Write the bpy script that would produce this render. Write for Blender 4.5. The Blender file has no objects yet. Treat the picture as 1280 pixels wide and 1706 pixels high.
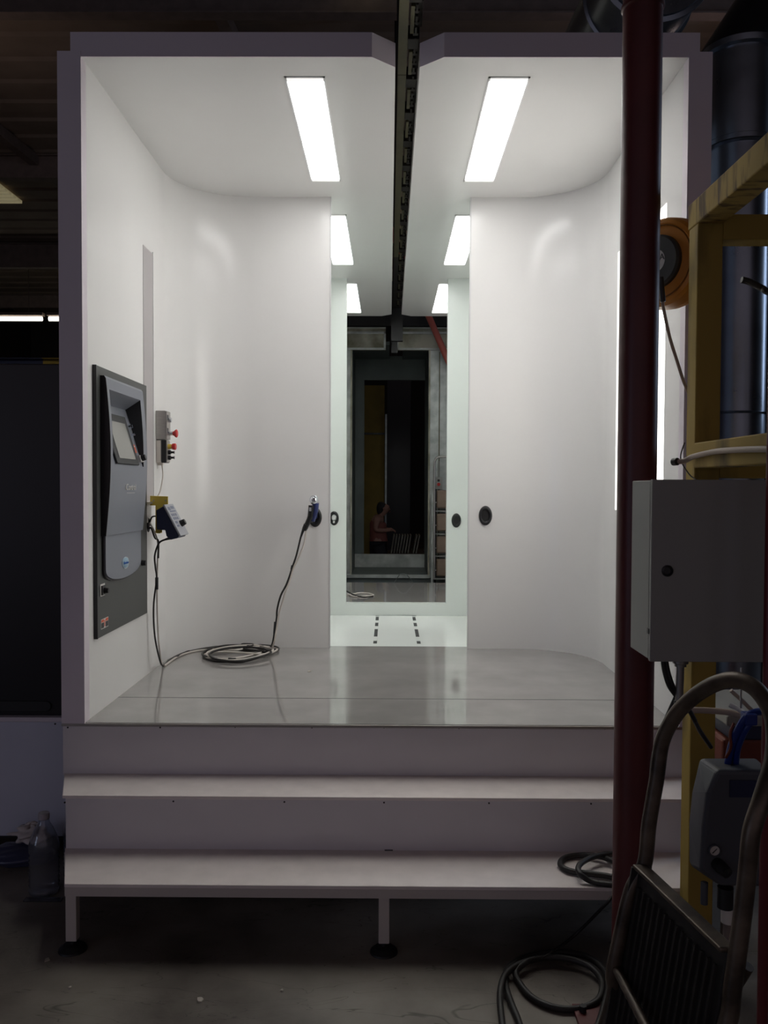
import bpy, bmesh, math, random
from mathutils import Vector, Matrix
random.seed(7)
PI = math.pi
scn = bpy.context.scene
C = scn.collection

# ------------------------------------------------------------ camera
F, CX, CY = 1430.0, 640.0, 853.0
TH, YW, RL = math.atan(42/F), math.atan(8/F), math.radians(.24)
EYE = Vector((0, 0, 1.55))
fw = Vector((-math.sin(YW)*math.cos(TH), math.cos(YW)*math.cos(TH), -math.sin(TH)))
r0 = fw.cross(Vector((0, 0, 1))).normalized(); u0 = r0.cross(fw)
rt = r0*math.cos(RL)+u0*math.sin(RL); up = u0*math.cos(RL)-r0*math.sin(RL)
def _ray(px, py): return fw+rt*((px-CX)/F)-up*((py-CY)/F)
# measured points of the photograph carried to a known distance, height or side plane
def aY(px, py, Y): d = _ray(px, py); return EYE+d*(Y/d.y)
def aH(px, py, h): d = _ray(px, py); return EYE+d*((h-EYE.z)/d.z)
def aX(px, py, X): d = _ray(px, py); return EYE+d*(X/d.x)
cam_d = bpy.data.cameras.new('camera'); cam = bpy.data.objects.new('camera', cam_d); C.objects.link(cam)
m3 = Matrix((rt, up, -fw)).transposed()
cam.matrix_world = Matrix.Translation(EYE) @ m3.to_4x4()
cam_d.sensor_fit = 'VERTICAL'; cam_d.sensor_height = 24; cam_d.lens = F/1706*24
cam_d.clip_start = .05; cam_d.clip_end = 200
scn.camera = cam

# ------------------------------------------------------------ materials
def lin(c):
    c /= 255
    return c/12.92 if c <= .04045 else ((c+.055)/1.055)**2.4
def rgb(r, g, b): return (lin(r), lin(g), lin(b), 1)
def mat(name, col, rough=.5, metal=0, var=.0, vscale=8, bump=0, bscale=60, spec=.5, coat=0, rvar=0, stretch=None):
    m = bpy.data.materials.new(name); m.use_nodes = True
    nt = m.node_tree; N, L = nt.nodes, nt.links
    b = N['Principled BSDF']
    b.inputs['Base Color'].default_value = col
    b.inputs['Roughness'].default_value = rough; b.inputs['Metallic'].default_value = metal
    b.inputs['Specular IOR Level'].default_value = spec
    b.inputs['Coat Weight'].default_value = coat
    tc = N.new('ShaderNodeTexCoord'); src = tc.outputs['Object']
    if stretch:
        mp = N.new('ShaderNodeMapping'); mp.inputs['Scale'].default_value = stretch
        L.new(src, mp.inputs['Vector']); src = mp.outputs['Vector']
    if var or rvar:
        n = N.new('ShaderNodeTexNoise'); n.inputs['Scale'].default_value = vscale; n.inputs['Detail'].default_value = 5
        L.new(src, n.inputs['Vector'])
        if var:
            r = N.new('ShaderNodeMapRange'); r.inputs['From Min'].default_value = .3; r.inputs['From Max'].default_value = .7
            r.inputs['To Min'].default_value = 1-var; r.inputs['To Max'].default_value = 1+var
            L.new(n.outputs['Fac'], r.inputs['Value'])
            mx = N.new('ShaderNodeVectorMath'); mx.operation = 'SCALE'; mx.inputs[0].default_value = col[:3]
            L.new(r.outputs['Result'], mx.inputs['Scale']); L.new(mx.outputs['Vector'], b.inputs['Base Color'])
        if rvar:
            r = N.new('ShaderNodeMapRange'); r.inputs['To Min'].default_value = max(0, rough-rvar); r.inputs['To Max'].default_value = rough+rvar
            L.new(n.outputs['Fac'], r.inputs['Value']); L.new(r.outputs['Result'], b.inputs['Roughness'])
    if bump:
        n = N.new('ShaderNodeTexNoise'); n.inputs['Scale'].default_value = bscale; n.inputs['Detail'].default_value = 3
        L.new(src, n.inputs['Vector'])
        bp = N.new('ShaderNodeBump'); bp.inputs['Strength'].default_value = bump; bp.inputs['Distance'].default_value = .01
        L.new(n.outputs['Fac'], bp.inputs['Height']); L.new(bp.outputs['Normal'], b.inputs['Normal'])
    return m
def emis(name, col, s):
    m = bpy.data.materials.new(name); m.use_nodes = True
    b = m.node_tree.nodes['Principled BSDF']; b.inputs['Base Color'].default_value = (.8, .8, .8, 1)
    b.inputs['Emission Color'].default_value = col; b.inputs['Emission Strength'].default_value = s
    b.inputs['Roughness'].default_value = .4
    return m
def patchy(name, a, b2, rough, scale, lo=.45, hi=.6, metal=0, bump=.1, detail=8, stretch=None):
    """two real surface colours (paint and wear) mixed by noise"""
    m = bpy.data.materials.new(name); m.use_nodes = True
    nt = m.node_tree; N, L = nt.nodes, nt.links; b = N['Principled BSDF']
    b.inputs['Roughness'].default_value = rough; b.inputs['Metallic'].default_value = metal
    tc = N.new('ShaderNodeTexCoord'); mp = N.new('ShaderNodeMapping'); mp.inputs['Scale'].default_value = stretch or (1, 1, 1)
    L.new(tc.outputs['Object'], mp.inputs['Vector'])
    n = N.new('ShaderNodeTexNoise'); n.inputs['Scale'].default_value = scale; n.inputs['Detail'].default_value = detail
    L.new(mp.outputs['Vector'], n.inputs['Vector'])
    cr = N.new('ShaderNodeValToRGB'); cr.color_ramp.elements[0].position = lo; cr.color_ramp.elements[1].position = hi
    cr.color_ramp.elements[0].color = a; cr.color_ramp.elements[1].color = b2
    L.new(n.outputs['Fac'], cr.inputs['Fac']); L.new(cr.outputs['Color'], b.inputs['Base Color'])
    bp = N.new('ShaderNodeBump'); bp.inputs['Strength'].default_value = bump; bp.inputs['Distance'].default_value = .005
    L.new(n.outputs['Fac'], bp.inputs['Height']); L.new(bp.outputs['Normal'], b.inputs['Normal'])
    return m

M = {}
M['booth'] = mat('white_laminate', (.875, .868, .855, 1), .19, var=.012, vscale=2, spec=.4)
M['outer'] = mat('white_outer_panel', (.76, .69, .755, 1), .45, var=.02, vscale=3)
M['chamber'] = mat('pale_green_white_laminate', (.84, .875, .845, 1), .26, var=.012, vscale=2)
M['step'] = mat('off_white_powder_coat', (.85, .775, .75, 1), .5, var=.05, vscale=14, bump=.03, bscale=200)
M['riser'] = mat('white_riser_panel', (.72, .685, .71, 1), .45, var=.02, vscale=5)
M['stepleg'] = mat('off_white_steel', (.58, .53, .50, 1), .5)
M['dark'] = mat('black_rubber', (.012, .012, .013, 1), .55)
M['black'] = mat('black_plastic', (.016, .016, .018, 1), .4)
M['cable'] = mat('black_cable_jacket', (.02, .018, .017, 1), .45)
M['cable_grey'] = mat('grey_cable_jacket', (.66, .61, .56, 1), .5)
M['hose'] = mat('black_rubber_hose', (.022, .020, .019, 1), .5)
M['graphite'] = mat('graphite_panel', (.066, .07, .068, 1), .42)
M['console'] = mat('blue_grey_moulded_plastic', (.22, .235, .275, 1), .42)
M['bezel'] = mat('dark_grey_bezel', (.040, .041, .043, 1), .65)
M['screen'] = mat('grey_screen_glass', (.33, .33, .31, 1), .22)
M['console_side'] = mat('black_moulded_plastic', (.018, .014, .018, 1), .45)
M['steel'] = mat('brushed_steel', (.45, .43, .41, 1), .38, metal=.8, var=.08, vscale=30, stretch=(1, 1, 8))
M['chrome'] = mat('chrome', (.75, .77, .82, 1), .12, metal=1)
M['red'] = mat('red_button_plastic', (.62, .03, .03, 1), .35)
M['yellow'] = mat('yellow_enamel', (.80, .60, .10, 1), .4)
M['navy'] = mat('navy_plastic', (.012, .018, .06, 1), .4)
M['keypad'] = mat('silver_keypad', (.40, .41, .45, 1), .4)
M['keymark'] = mat('blue_grey_key', (.16, .18, .26, 1), .45)
M['gunblue'] = mat('blue_gun_plastic', (.045, .06, .20, 1), .35)
M['white'] = mat('white_plastic', (.75, .75, .75, 1), .4)
M['label_white'] = mat('white_label', (.70, .68, .66, 1), .5)
M['label_blue'] = mat('light_blue_badge', (.30, .48, .62, 1), .35)
M['script_blue'] = mat('blue_lettering', (.02, .12, .45, 1), .4)
M['orange'] = mat('orange_label', (.75, .12, .05, 1), .5)
M['redpipe'] = mat('dark_red_paint', (.115, .022, .022, 1), .42, var=.2, vscale=6, bump=.05, bscale=40)
M['pole'] = mat('maroon_paint', (.16, .02, .025, 1), .4)
M['yframe'] = patchy('chipped_yellow_paint', (.10, .065, .014, 1), (.38, .26, .05, 1), .75, 5, .36, .5, bump=.2, stretch=(1, 1, .35))
M['ybeam'] = patchy('scraped_yellow_paint', (.13, .08, .03, 1), (.42, .29, .075, 1), .85, 13, .36, .50, bump=.25, stretch=(1, 3, .5))
M['reel'] = mat('orange_reel_plastic', (.62, .24, .025, 1), .45, var=.08)
M['reelhub'] = mat('dark_grey_hub', (.05, .05, .052, 1), .5)
M['beige'] = mat('beige_cable_jacket', (.42, .33, .26, 1), .5)
M['cabgrey'] = mat('grey_enclosure_paint', (.31, .305, .285, 1), .45, bump=.05, bscale=300)
M['conduit'] = mat('galvanised_conduit', (.30, .28, .26, 1), .45, metal=.6)
M['truck'] = patchy('worn_steel_tube', (.06, .045, .034, 1), (.17, .13, .095, 1), .42, 14, .38, .62, metal=.45, bump=.1)
M['truckplate'] = mat('black_ribbed_plate', (.02, .018, .016, 1), .55, var=.3, vscale=20)
M['pump'] = mat('grey_blue_plastic', (.075, .078, .092, 1), .5)
M['duct'] = mat('galvanised_duct', (.30, .33, .38, 1), .3, metal=.9, var=.15, vscale=5, rvar=.1)
M['galv'] = patchy('galvanised_sheet', (.34, .36, .35, 1), (.56, .59, .57, 1), .42, 7, .35, .65, metal=.35, bump=.02)
M['galvdirty'] = patchy('dusty_galvanised_sheet', (.20, .19, .13, 1), (.46, .44, .36, 1), .5, 4, .38, .62, metal=.2, bump=.02)
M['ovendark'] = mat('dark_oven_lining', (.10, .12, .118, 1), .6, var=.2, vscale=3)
M['blackpaint'] = mat('black_paint', (.008, .008, .009, 1), .6)
M['rail'] = mat('olive_conveyor_paint', (.11, .10, .05, 1), .5, var=.15)
M['chain'] = mat('greasy_dark_steel', (.03, .026, .022, 1), .5, metal=.5)
M['tan'] = mat('tan_painted_tray', (.26, .185, .135, 1), .6, var=.18, vscale=9)
M['redtube'] = mat('faded_red_tube', (.40, .09, .07, 1), .5)
M['roof'] = mat('brown_roof_deck', (.26, .20, .16, 1), .8, var=.15, vscale=2)
M['beam'] = mat('dark_roof_steel', (.20, .15, .13, 1), .7, var=.15)
M['shopwall'] = mat('dark_shop_wall', (.035, .030, .028, 1), .8, var=.2, vscale=1)
M['cabblack'] = mat('black_glossy_cabinet', (.010, .010, .014, 1), .3)
M['cabbase'] = mat('pale_blue_grey_panel', (.64, .655, .77, 1), .45, var=.02, bump=.02, bscale=120)
M['capgrey'] = mat('pale_cap', (.42, .38, .42, 1), .4)
M['rag'] = mat('white_cloth', (.62, .56, .54, 1), .9, bump=.3, bscale=60)
M['bag'] = mat('dark_blue_bag', (.05, .055, .11, 1), .35, bump=.3, bscale=20)
M['litter'] = mat('pale_litter', (.5, .46, .4, 1), .8)
M['skin'] = mat('skin', (.36, .19, .14, 1), .6)
M['shirt'] = mat('maroon_vest', (.22, .07, .055, 1), .8)
M['trousers'] = mat('black_trousers', (.015, .015, .02, 1), .85)
M['hair'] = mat('dark_hair', (.012, .010, .010, 1), .7)
M['board'] = mat('pale_board', (.30, .28, .22, 1), .6)
M['wood'] = mat('dark_bench_wood', (.05, .035, .025, 1), .7)
M['yellowsheet'] = mat('ochre_sheet', (.22, .15, .02, 1), .7, var=.2, vscale=3)
M['cabledrum_line'] = mat('dark_orange_plastic', (.25, .09, .01, 1), .5)
M['bluehose'] = mat('blue_tubing', (.01, .03, .20, 1), .35)
M['orangeplastic'] = mat('orange_plastic', (.17, .03, .012, 1), .5)
M['lamp'] = emis('lit_diffuser', (1, .985, .97, 1), 11.0)
M['lampend'] = emis('dim_diffuser_end', (1, .98, .95, 1), .75)
M['lampC'] = emis('lit_diffuser_cool', (.98, 1, .97, 1), 13.0)
M['walllamp'] = emis('lit_wall_diffuser', (1, .98, .92, 1), 3.2)
M['tube'] = emis('lit_fluorescent_tube', (1, .95, .80, 1), 3.0)
M['skylight'] = emis('translucent_roof_sheet', (.85, .72, .38, 1), .14)
M['offlens'] = mat('unlit_lens', (.50, .47, .475, 1), .5)

# glass-like clear plastic
m = bpy.data.materials.new('clear_plastic'); m.use_nodes = True
b = m.node_tree.nodes['Principled BSDF']; b.inputs['Transmission Weight'].default_value = .95
b.inputs['Base Color'].default_value = (.82, .84, .90, 1); b.inputs['Roughness'].default_value = .08; b.inputs['IOR'].default_value = 1.45
M['clear'] = m

# polished platform sheet: smooth grey with faint smears
m = mat('polished_grey_sheet', (.36, .345, .335, 1), .09, var=.10, vscale=4, rvar=.05, coat=.35); M['platform'] = m
M['chfloor'] = mat('white_glossy_floor', (.88, .895, .875, 1), .22, var=.02, vscale=3)
# shop concrete: stained, cracked
m = bpy.data.materials.new('stained_concrete'); m.use_nodes = True
nt = m.node_tree; N, L = nt.nodes, nt.links; b = N['Principled BSDF']; b.inputs['Roughness'].default_value = .55
tc = N.new('ShaderNodeTexCoord')
n1 = N.new('ShaderNodeTexNoise'); n1.inputs['Scale'].default_value = 1.6; n1.inputs['Detail'].default_value = 9
cr = N.new('ShaderNodeValToRGB'); cr.color_ramp.elements[0].position = .35; cr.color_ramp.elements[0].color = (.095, .078, .064, 1)
cr.color_ramp.elements[1].position = .68; cr.color_ramp.elements[1].color = (.36, .325, .28, 1)
mp = N.new('ShaderNodeMapping'); mp.inputs['Scale'].default_value = (.8, 3.2, 1)
n2 = N.new('ShaderNodeTexNoise'); n2.inputs['Scale'].default_value = 2.2; n2.inputs['Detail'].default_value = 3; n2.inputs['Distortion'].default_value = 1.2
cr2 = N.new('ShaderNodeValToRGB'); e = cr2.color_ramp.elements; e[0].position = .497; e[0].color = (1, 1, 1, 1); e[1].position = .5; e[1].color = (.35, .33, .3, 1)
e2 = e.new(.503); e2.color = (1, 1, 1, 1)
mu = N.new('ShaderNodeMix'); mu.data_type = 'RGBA'; mu.blend_type = 'MULTIPLY'; mu.inputs['Factor'].default_value = .8
n3 = N.new('ShaderNodeTexNoise'); n3.inputs['Scale'].default_value = 45; n3.inputs['Detail'].default_value = 4
bp = N.new('ShaderNodeBump'); bp.inputs['Strength'].default_value = .12; bp.inputs['Distance'].default_value = .01
L.new(tc.outputs['Object'], n1.inputs['Vector']); L.new(tc.outputs['Object'], mp.inputs['Vector']); L.new(mp.outputs['Vector'], n2.inputs['Vector'])
L.new(tc.outputs['Object'], n3.inputs['Vector']); L.new(n1.outputs['Fac'], cr.inputs['Fac']); L.new(n2.outputs['Fac'], cr2.inputs['Fac'])
L.new(cr.outputs['Color'], mu.inputs[6]); L.new(cr2.outputs['Color'], mu.inputs[7]); L.new(mu.outputs[2], b.inputs['Base Color'])
L.new(n3.outputs['Fac'], bp.inputs['Height']); L.new(bp.outputs['Normal'], b.inputs['Normal'])
M['concrete'] = m

# ------------------------------------------------------------ mesh builder
WORLD = {}
def basis(d):
    d = Vector(d).normalized(); a = Vector((0, 0, 1)) if abs(d.z) < .95 else Vector((1, 0, 0))
    x = a.cross(d).normalized(); y = d.cross(x); return x, y, d
def crom(pts, n=8, closed=False):
    pts = [Vector(p) for p in pts]; out = []; k = len(pts)
    for i in range(k if closed else k-1):
        g = (lambda j: pts[j % k]) if closed else (lambda j: pts[min(max(j, 0), k-1)])
        p0, p1, p2, p3 = g(i-1), g(i), g(i+1), g(i+2)
        for s in range(n):
            t = s/n
            out.append(.5*((2*p1)+(p2-p0)*t+(2*p0-5*p1+4*p2-p3)*t*t+(3*p1-p0-3*p2+p3)*t**3))
    if not closed: out.append(pts[-1])
    return out
class MB:
    def __init__(s): s.v, s.f, s.sm = [], [], []
    def add(s, vs, fs, smooth=False, mtx=None):
        o = len(s.v); s.v += [(mtx @ Vector(v)) if mtx else Vector(v) for v in vs]
        s.f += [[o+i for i in f] for f in fs]; s.sm += [smooth]*len(fs); return s
    def box(s, x0, x1, y0, y1, z0, z1, mtx=None):
        vs = [(x, y, z) for z in (z0, z1) for y in (y0, y1) for x in (x0, x1)]
        return s.add(vs, [(0, 2, 3, 1), (4, 5, 7, 6), (0, 1, 5, 4), (2, 6, 7, 3), (0, 4, 6, 2), (1, 3, 7, 5)], False, mtx)
    def prism(s, poly, axis, a, b, mtx=None):
        def p3(p, t): return {'x': (t, p[0], p[1]), 'y': (p[0], t, p[1]), 'z': (p[0], p[1], t)}[axis]
        n = len(poly); vs = [p3(p, a) for p in poly]+[p3(p, b) for p in poly]
        fs = [list(range(n))[::-1], list(range(n, 2*n))]+[[i, (i+1) % n, n+(i+1) % n, n+i] for i in range(n)]
        return s.add(vs, fs, False, mtx)
    def hexa(s, q0, q1):   # two quads joined
        vs = list(q0)+list(q1)
        return s.add(vs, [(3, 2, 1, 0), (4, 5, 6, 7), (0, 1, 5, 4), (1, 2, 6, 5), (2, 3, 7, 6), (3, 0, 4, 7)])
    def cyl(s, p0, p1, r, r2=None, n=24, ex=None):
        return s.lathe([(0, 0), (r, 0), (r if r2 is None else r2, 1), (0, 1)], p0, Vector(p1)-Vector(p0), n, length=(Vector(p1)-Vector(p0)).length, ex=ex)
    def lathe(s, prof, o, d, n=24, length=1, ex=None, hard=True):
        x, y, w = basis(d); o = Vector(o); sx, sy = ex or (1, 1)
        segs = [(prof[i], prof[i+1]) for i in range(len(prof)-1)] if hard else [prof]
        for seg in segs:
            vs = []; fs = []
            for (r, h) in seg:
                for k in range(n):
                    a = 2*PI*k/n; vs.append(o+x*(r*sx*math.cos(a))+y*(r*sy*math.sin(a))+w*(h*length))
            for i in range(len(seg)-1):
                for k in range(n):
                    a, b2 = i*n+k, i*n+(k+1) % n; fs.append([a, b2, b2+n, a+n])
            s.add(vs, fs, True)
        return s
    def tube(s, path, r, n=10, closed=False, sub=8, taper=None, caps=True):
        pts = crom(path, sub, closed) if sub else [Vector(p) for p in path]
        k = len(pts); vs = []; fs = []
        t = (pts[1]-pts[0]).normalized(); x, y, _ = basis(t)
        for i, p in enumerate(pts):
            if closed: t2 = (pts[(i+1) % k]-pts[i-1]).normalized()
            else: t2 = (pts[min(i+1, k-1)]-pts[max(i-1, 0)]).normalized()
            q = t.rotation_difference(t2); x = q @ x; y = q @ y; t = t2
            rr = r if taper is None else r*(taper[0]+(taper[1]-taper[0])*i/(k-1))
            for j in range(n):
                a = 2*PI*j/n; vs.append(p+x*(rr*math.cos(a))+y*(rr*math.sin(a)))
        for i in range(k if closed else k-1):
            for j in range(n):
                i2 = (i+1) % k
                fs.append([i*n+j, i*n+(j+1) % n, i2*n+(j+1) % n, i2*n+j])
        s.add(vs, fs, True)
        if not closed and caps: s.add(vs[:n], [list(range(n))[::-1]]); s.add(vs[-n:], [list(range(n))])
        return s
    def build(s, name, mt, parent=None, bevel=0, seg=2, loc=None):
        me = bpy.data.meshes.new(name)
        if parent is not None: off = WORLD[parent.name]
        elif loc is not None: off = Vector(loc)
        else:
            xs = [v.x for v in s.v]; ys = [v.y for v in s.v]; off = Vector(((min(xs)+max(xs))/2, (min(ys)+max(ys))/2, min(v.z for v in s.v)))
        me.from_pydata([tuple(v-off) for v in s.v], [], s.f)
        for p, q in zip(me.polygons, s.sm): p.use_smooth = q
        bm = bmesh.new(); bm.from_mesh(me); bmesh.ops.recalc_face_normals(bm, faces=bm.faces); bm.to_mesh(me); bm.free()
        me.materials.append(M[mt] if isinstance(mt, str) else mt)
        o = bpy.data.objects.new(name, me); C.objects.link(o)
        if parent is not None: o.parent = parent; WORLD[o.name] = off.copy()
        else: o.location = off; WORLD[o.name] = off.copy()
        if bevel:
            md = o.modifiers.new('bevel', 'BEVEL'); md.width = bevel; md.segments = seg; md.limit_method = 'ANGLE'; md.angle_limit = .6
            md.harden_normals = False
        return o
def tag(o, label, cat, group=None, kind=None):
    if label: o['label'] = label
    if cat: o['category'] = cat
    if group: o['group'] = group
    if kind: o['kind'] = kind
    return o
def thing(name, loc, label, cat, group=None):
    o = bpy.data.objects.new(name, None); C.objects.link(o); o.location = loc; o.empty_display_size = .1
    WORLD[o.name] = Vector(loc); return tag(o, label, cat, group)
def copy_thing(root, delta, label):
    r = root.copy(); C.objects.link(r); r.location = root.location+Vector(delta); WORLD[r.name] = WORLD[root.name]+Vector(delta)
    r['label'] = label
    for ch in [o for o in C.objects if o.parent == root]:
        c = ch.copy(); C.objects.link(c); c.parent = r
        for g in [o for o in C.objects if o.parent == ch]:
            d = g.copy(); C.objects.link(d); d.parent = c
    return r
def text(name, s, mt, parent, origin, xdir, ydir, size, extrude=.0006, shear=0, label=None, wide=1):
    cu = bpy.data.curves.new(name, 'FONT'); cu.body = s; cu.size = size; cu.extrude = extrude; cu.shear = shear
    cu.align_x = 'CENTER'; cu.align_y = 'CENTER'
    tmp = bpy.data.objects.new(name+'_c', cu); C.objects.link(tmp)
    bpy.context.view_layer.update()
    me = bpy.data.meshes.new_from_object(tmp.evaluated_get(bpy.context.evaluated_depsgraph_get()))
    bpy.data.objects.remove(tmp); bpy.data.curves.remove(cu)
    X = Vector(xdir).normalized(); Y = Vector(ydir).normalized(); Z = X.cross(Y)
    off = WORLD[parent.name]
    for v in me.vertices: v.co = Vector(origin)+X*(v.co.x*wide)+Y*v.co.y+Z*v.co.z-off
    me.materials.clear(); me.materials.append(M[mt])
    o = bpy.data.objects.new(name, me); C.objects.link(o); o.parent = parent; WORLD[o.name] = off.copy()
    if label: o['label'] = label
    return o

# ------------------------------------------------------------ key dimensions (metres, y = distance)
yF, yB, yC, yE = 3.313, 4.89, 6.77, 8.26
zp, zc, zt = .626, 3.182, 3.274
xl, xr = -1.18, 1.13
ox0, ox1 = -.336, .455          # doorway between the sections
sx0, sx1 = .018, .113           # conveyor slot in the roof

# ------------------------------------------------------------ shop shell
def struct(o): o['kind'] = 'structure'; return o
struct(MB().box(-10, 8, -7, 24, -.1, 0).build('floor', 'concrete'))
mb = MB()                        # corrugated roof deck, ridges across
nx = 60; w = 31/nx
prof = []
for i in range(nx): y = -7+i*w; prof += [(y, 6.2), (y+w*.5, 6.2), (y+w*.6, 6.225), (y+w*.9, 6.225)]
prof += [(24, 6.2), (24, 6.4), (-7, 6.4)]
mb.prism(prof, 'x', -10, 8); struct(mb.build('ceiling', 'roof'))
struct(MB().box(-10, 8, 24, 24.2, 0, 6.3).build('wall_back', 'shopwall'))
struct(MB().box(-10.2, -10, -7, 24, 0, 6.3).build('wall_left', 'shopwall'))
struct(MB().box(8, 8.2, -7, 24, 0, 6.3).build('wall_right', 'shopwall'))
def ibeam_x(y, z0, z1, x0, x1, w=.14, t=.015):
    return [(y-w/2, z0), (y+w/2, z0), (y+w/2, z0+t), (y+t/2, z0+t), (y+t/2, z1-t), (y+w/2, z1-t), (y+w/2, z1), (y-w/2, z1), (y-w/2, z1-t), (y-t/2, z1-t), (y-t/2, z0+t), (y-w/2, z0+t)]
k = 1
for (y, z0, z1) in ((8.0, 5.86, 6.19), (12.2, 5.86, 6.19), (16.6, 5.72, 6.19), (21, 5.86, 6.19), (4, 5.86, 6.19)):
    struct(MB().prism(ibeam_x(y, z0, z1, 0, 0), 'x', -10, 8).build('trim_%d' % k, 'beam')); k += 1
for x in (-6.2, -2.6, 2.4, 5.2):   # diagonal purlins
    struct(MB().hexa([(x, -6, 6.05), (x+.12, -6, 6.05), (x+.12, -6, 6.19), (x, -6, 6.19)], [(x+1.8, 23, 6.05), (x+1.92, 23, 6.05), (x+1.92, 23, 6.19), (x+1.8, 23, 6.19)]).build('trim_%d' % k, 'beam')); k += 1
# translucent corrugated roof sheets
def corr(name, x0, x1, y0, y1, z, n=9):
    w = (y1-y0)/n; pr = []
    for i in range(n): y = y0+i*w; pr += [(y, z), (y+w*.45, z), (y+w*.6, z+.03), (y+w*.9, z+.03)]
    pr += [(y1, z), (y1, z+.045), (y0, z+.045)]
    return MB().prism(pr, 'x', x0, x1).build(name, 'skylight')
tag(corr('skylight', -.45, -.03, 6.9, 8.0, 6.14, 7), 'dim yellow ribbed roof light above the gap in the booth', 'skylight', 'ribbed roof lights')
tag(corr('skylight', -6.6, -6.0, 13.0, 14.1, 6.14, 7), 'dim yellow ribbed roof light at the far left edge', 'skylight', 'ribbed roof lights')

# fluorescent strips far left
def shop_light(x0, x1, label):
    t = thing('shop_light', ((x0+x1)/2, 17.5, 4.93), label, 'light', 'shop lights beyond the booth')
    MB().box(x0, x1, 17.42, 17.58, 4.99, 5.05).build('housing', 'beam', t)
    MB().cyl((x0+.03, 17.5, 4.93), (x1-.03, 17.5, 4.93), .045, n=12).build('tube', 'tube', t)
    for xx in (x0+.3, x1-.3): MB().tube([(xx, 17.5, 5.05), (xx, 17.5, 6.2)], .006, 6, sub=0).build('hanger', 'beam', t)
    return t
shop_light(-9.4, -7.03, 'long lit fluorescent strip at the left edge, the longer visible one')
shop_light(-6.95, -4.6, 'lit fluorescent strip whose end touches the booth edge')
t = thing('crane_beam', (-7.5, 18.5, 4.0), 'yellow and blue painted beam far behind the black cabinet', 'beam')
MB().prism(ibeam_x(18.5, 4.0, 4.28, 0, 0), 'x', -7.45, -5.2).build('beam_web', 'yellowsheet', t)
MB().prism(ibeam_x(18.5, 4.0, 4.28, 0, 0), 'x', -9.9, -7.45).build('beam_end', 'navy', t)['label'] = 'dark blue end of the beam'
for xx in (-9.7, -5.4): MB().box(xx, xx+.2, 18.4, 18.6, 0, 4.0).build('post', 'beam', t)

# ------------------------------------------------------------ the booth
booth = thing('spray_booth', (0, yF, 0), 'large white walk-in spray booth with curved walls and split roof', 'booth')
def part(mb, n, mt, bevel=0, label=None, par=None):
    o = mb.build(n, mt, par or booth, bevel)
    if label: o['label'] = label
    return o
# roof panels with mitred corners beside the slot
ch = .09
part(MB().prism([(-1.218, yF), (sx0-ch, yF), (sx0, yF+.08), (sx0, yE-.08), (sx0-ch, yE), (-1.218, yE)], 'z', zc, zt), 'roof_panel', 'booth')
part(MB().prism([(1.17, yF), (sx1+ch, yF), (sx1, yF+.08), (sx1, yE-.08), (sx1+ch, yE), (1.17, yE)], 'z', zc, zt), 'roof_panel', 'booth')
# fascia skins (outer laminate on the front edge)
e = .004
part(MB().hexa([(-1.22, yF-e, zc), (sx0-ch, yF-e, zc), (sx0-ch, yF-e, zt), (-1.22, yF-e, zt)], [(-1.22, yF, zc), (sx0-ch, yF, zc), (sx0-ch, yF, zt), (-1.22, yF, zt)])
     .hexa([(sx0-ch, yF-e, zc), (sx0, yF+.08-e, zc), (sx0, yF+.08-e, zt), (sx0-ch, yF-e, zt)], [(sx0-ch, yF, zc), (sx0, yF+.08, zc), (sx0, yF+.08, zt), (sx0-ch, yF, zt)]), 'fascia', 'outer')
part(MB().hexa([(1.172, yF-e, zc), (sx1+ch, yF-e, zc), (sx1+ch, yF-e, zt), (1.172, yF-e, zt)], [(1.172, yF, zc), (sx1+ch, yF, zc), (sx1+ch, yF, zt), (1.172, yF, zt)])
     .hexa([(sx1+ch, yF-e, zc), (sx1, yF+.08-e, zc), (sx1, yF+.08-e, zt), (sx1+ch, yF-e, zt)], [(sx1+ch, yF, zc), (sx1, yF+.08, zc), (sx1, yF+.08, zt), (sx1+ch, yF, zt)]), 'fascia', 'outer')
# corner posts
part(MB().box(xl-.09, xl, yF-.006, yF+.05, zp-.01, zc+.02), 'corner_post', 'outer')
part(MB().box(xr, xr+.09, yF-.006, yF+.05, zp-.01, zc+.02), 'corner_post', 'outer')
# left side wall with the opening for the control panel recess
hy0, hy1, hz0, hz1 = 3.494, 3.946, 1.60, 1.97
yL = 4.43
part(MB().box(xl-.05, xl, yF+.05, hy0, zp-.02, zc).box(xl-.05, xl, hy1, yL, zp-.02, zc).box(xl-.05, xl, hy0, hy1, zp-.02, hz0).box(xl-.05, xl, hy0, hy1, hz1, zc), 'side_wall', 'booth')
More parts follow.
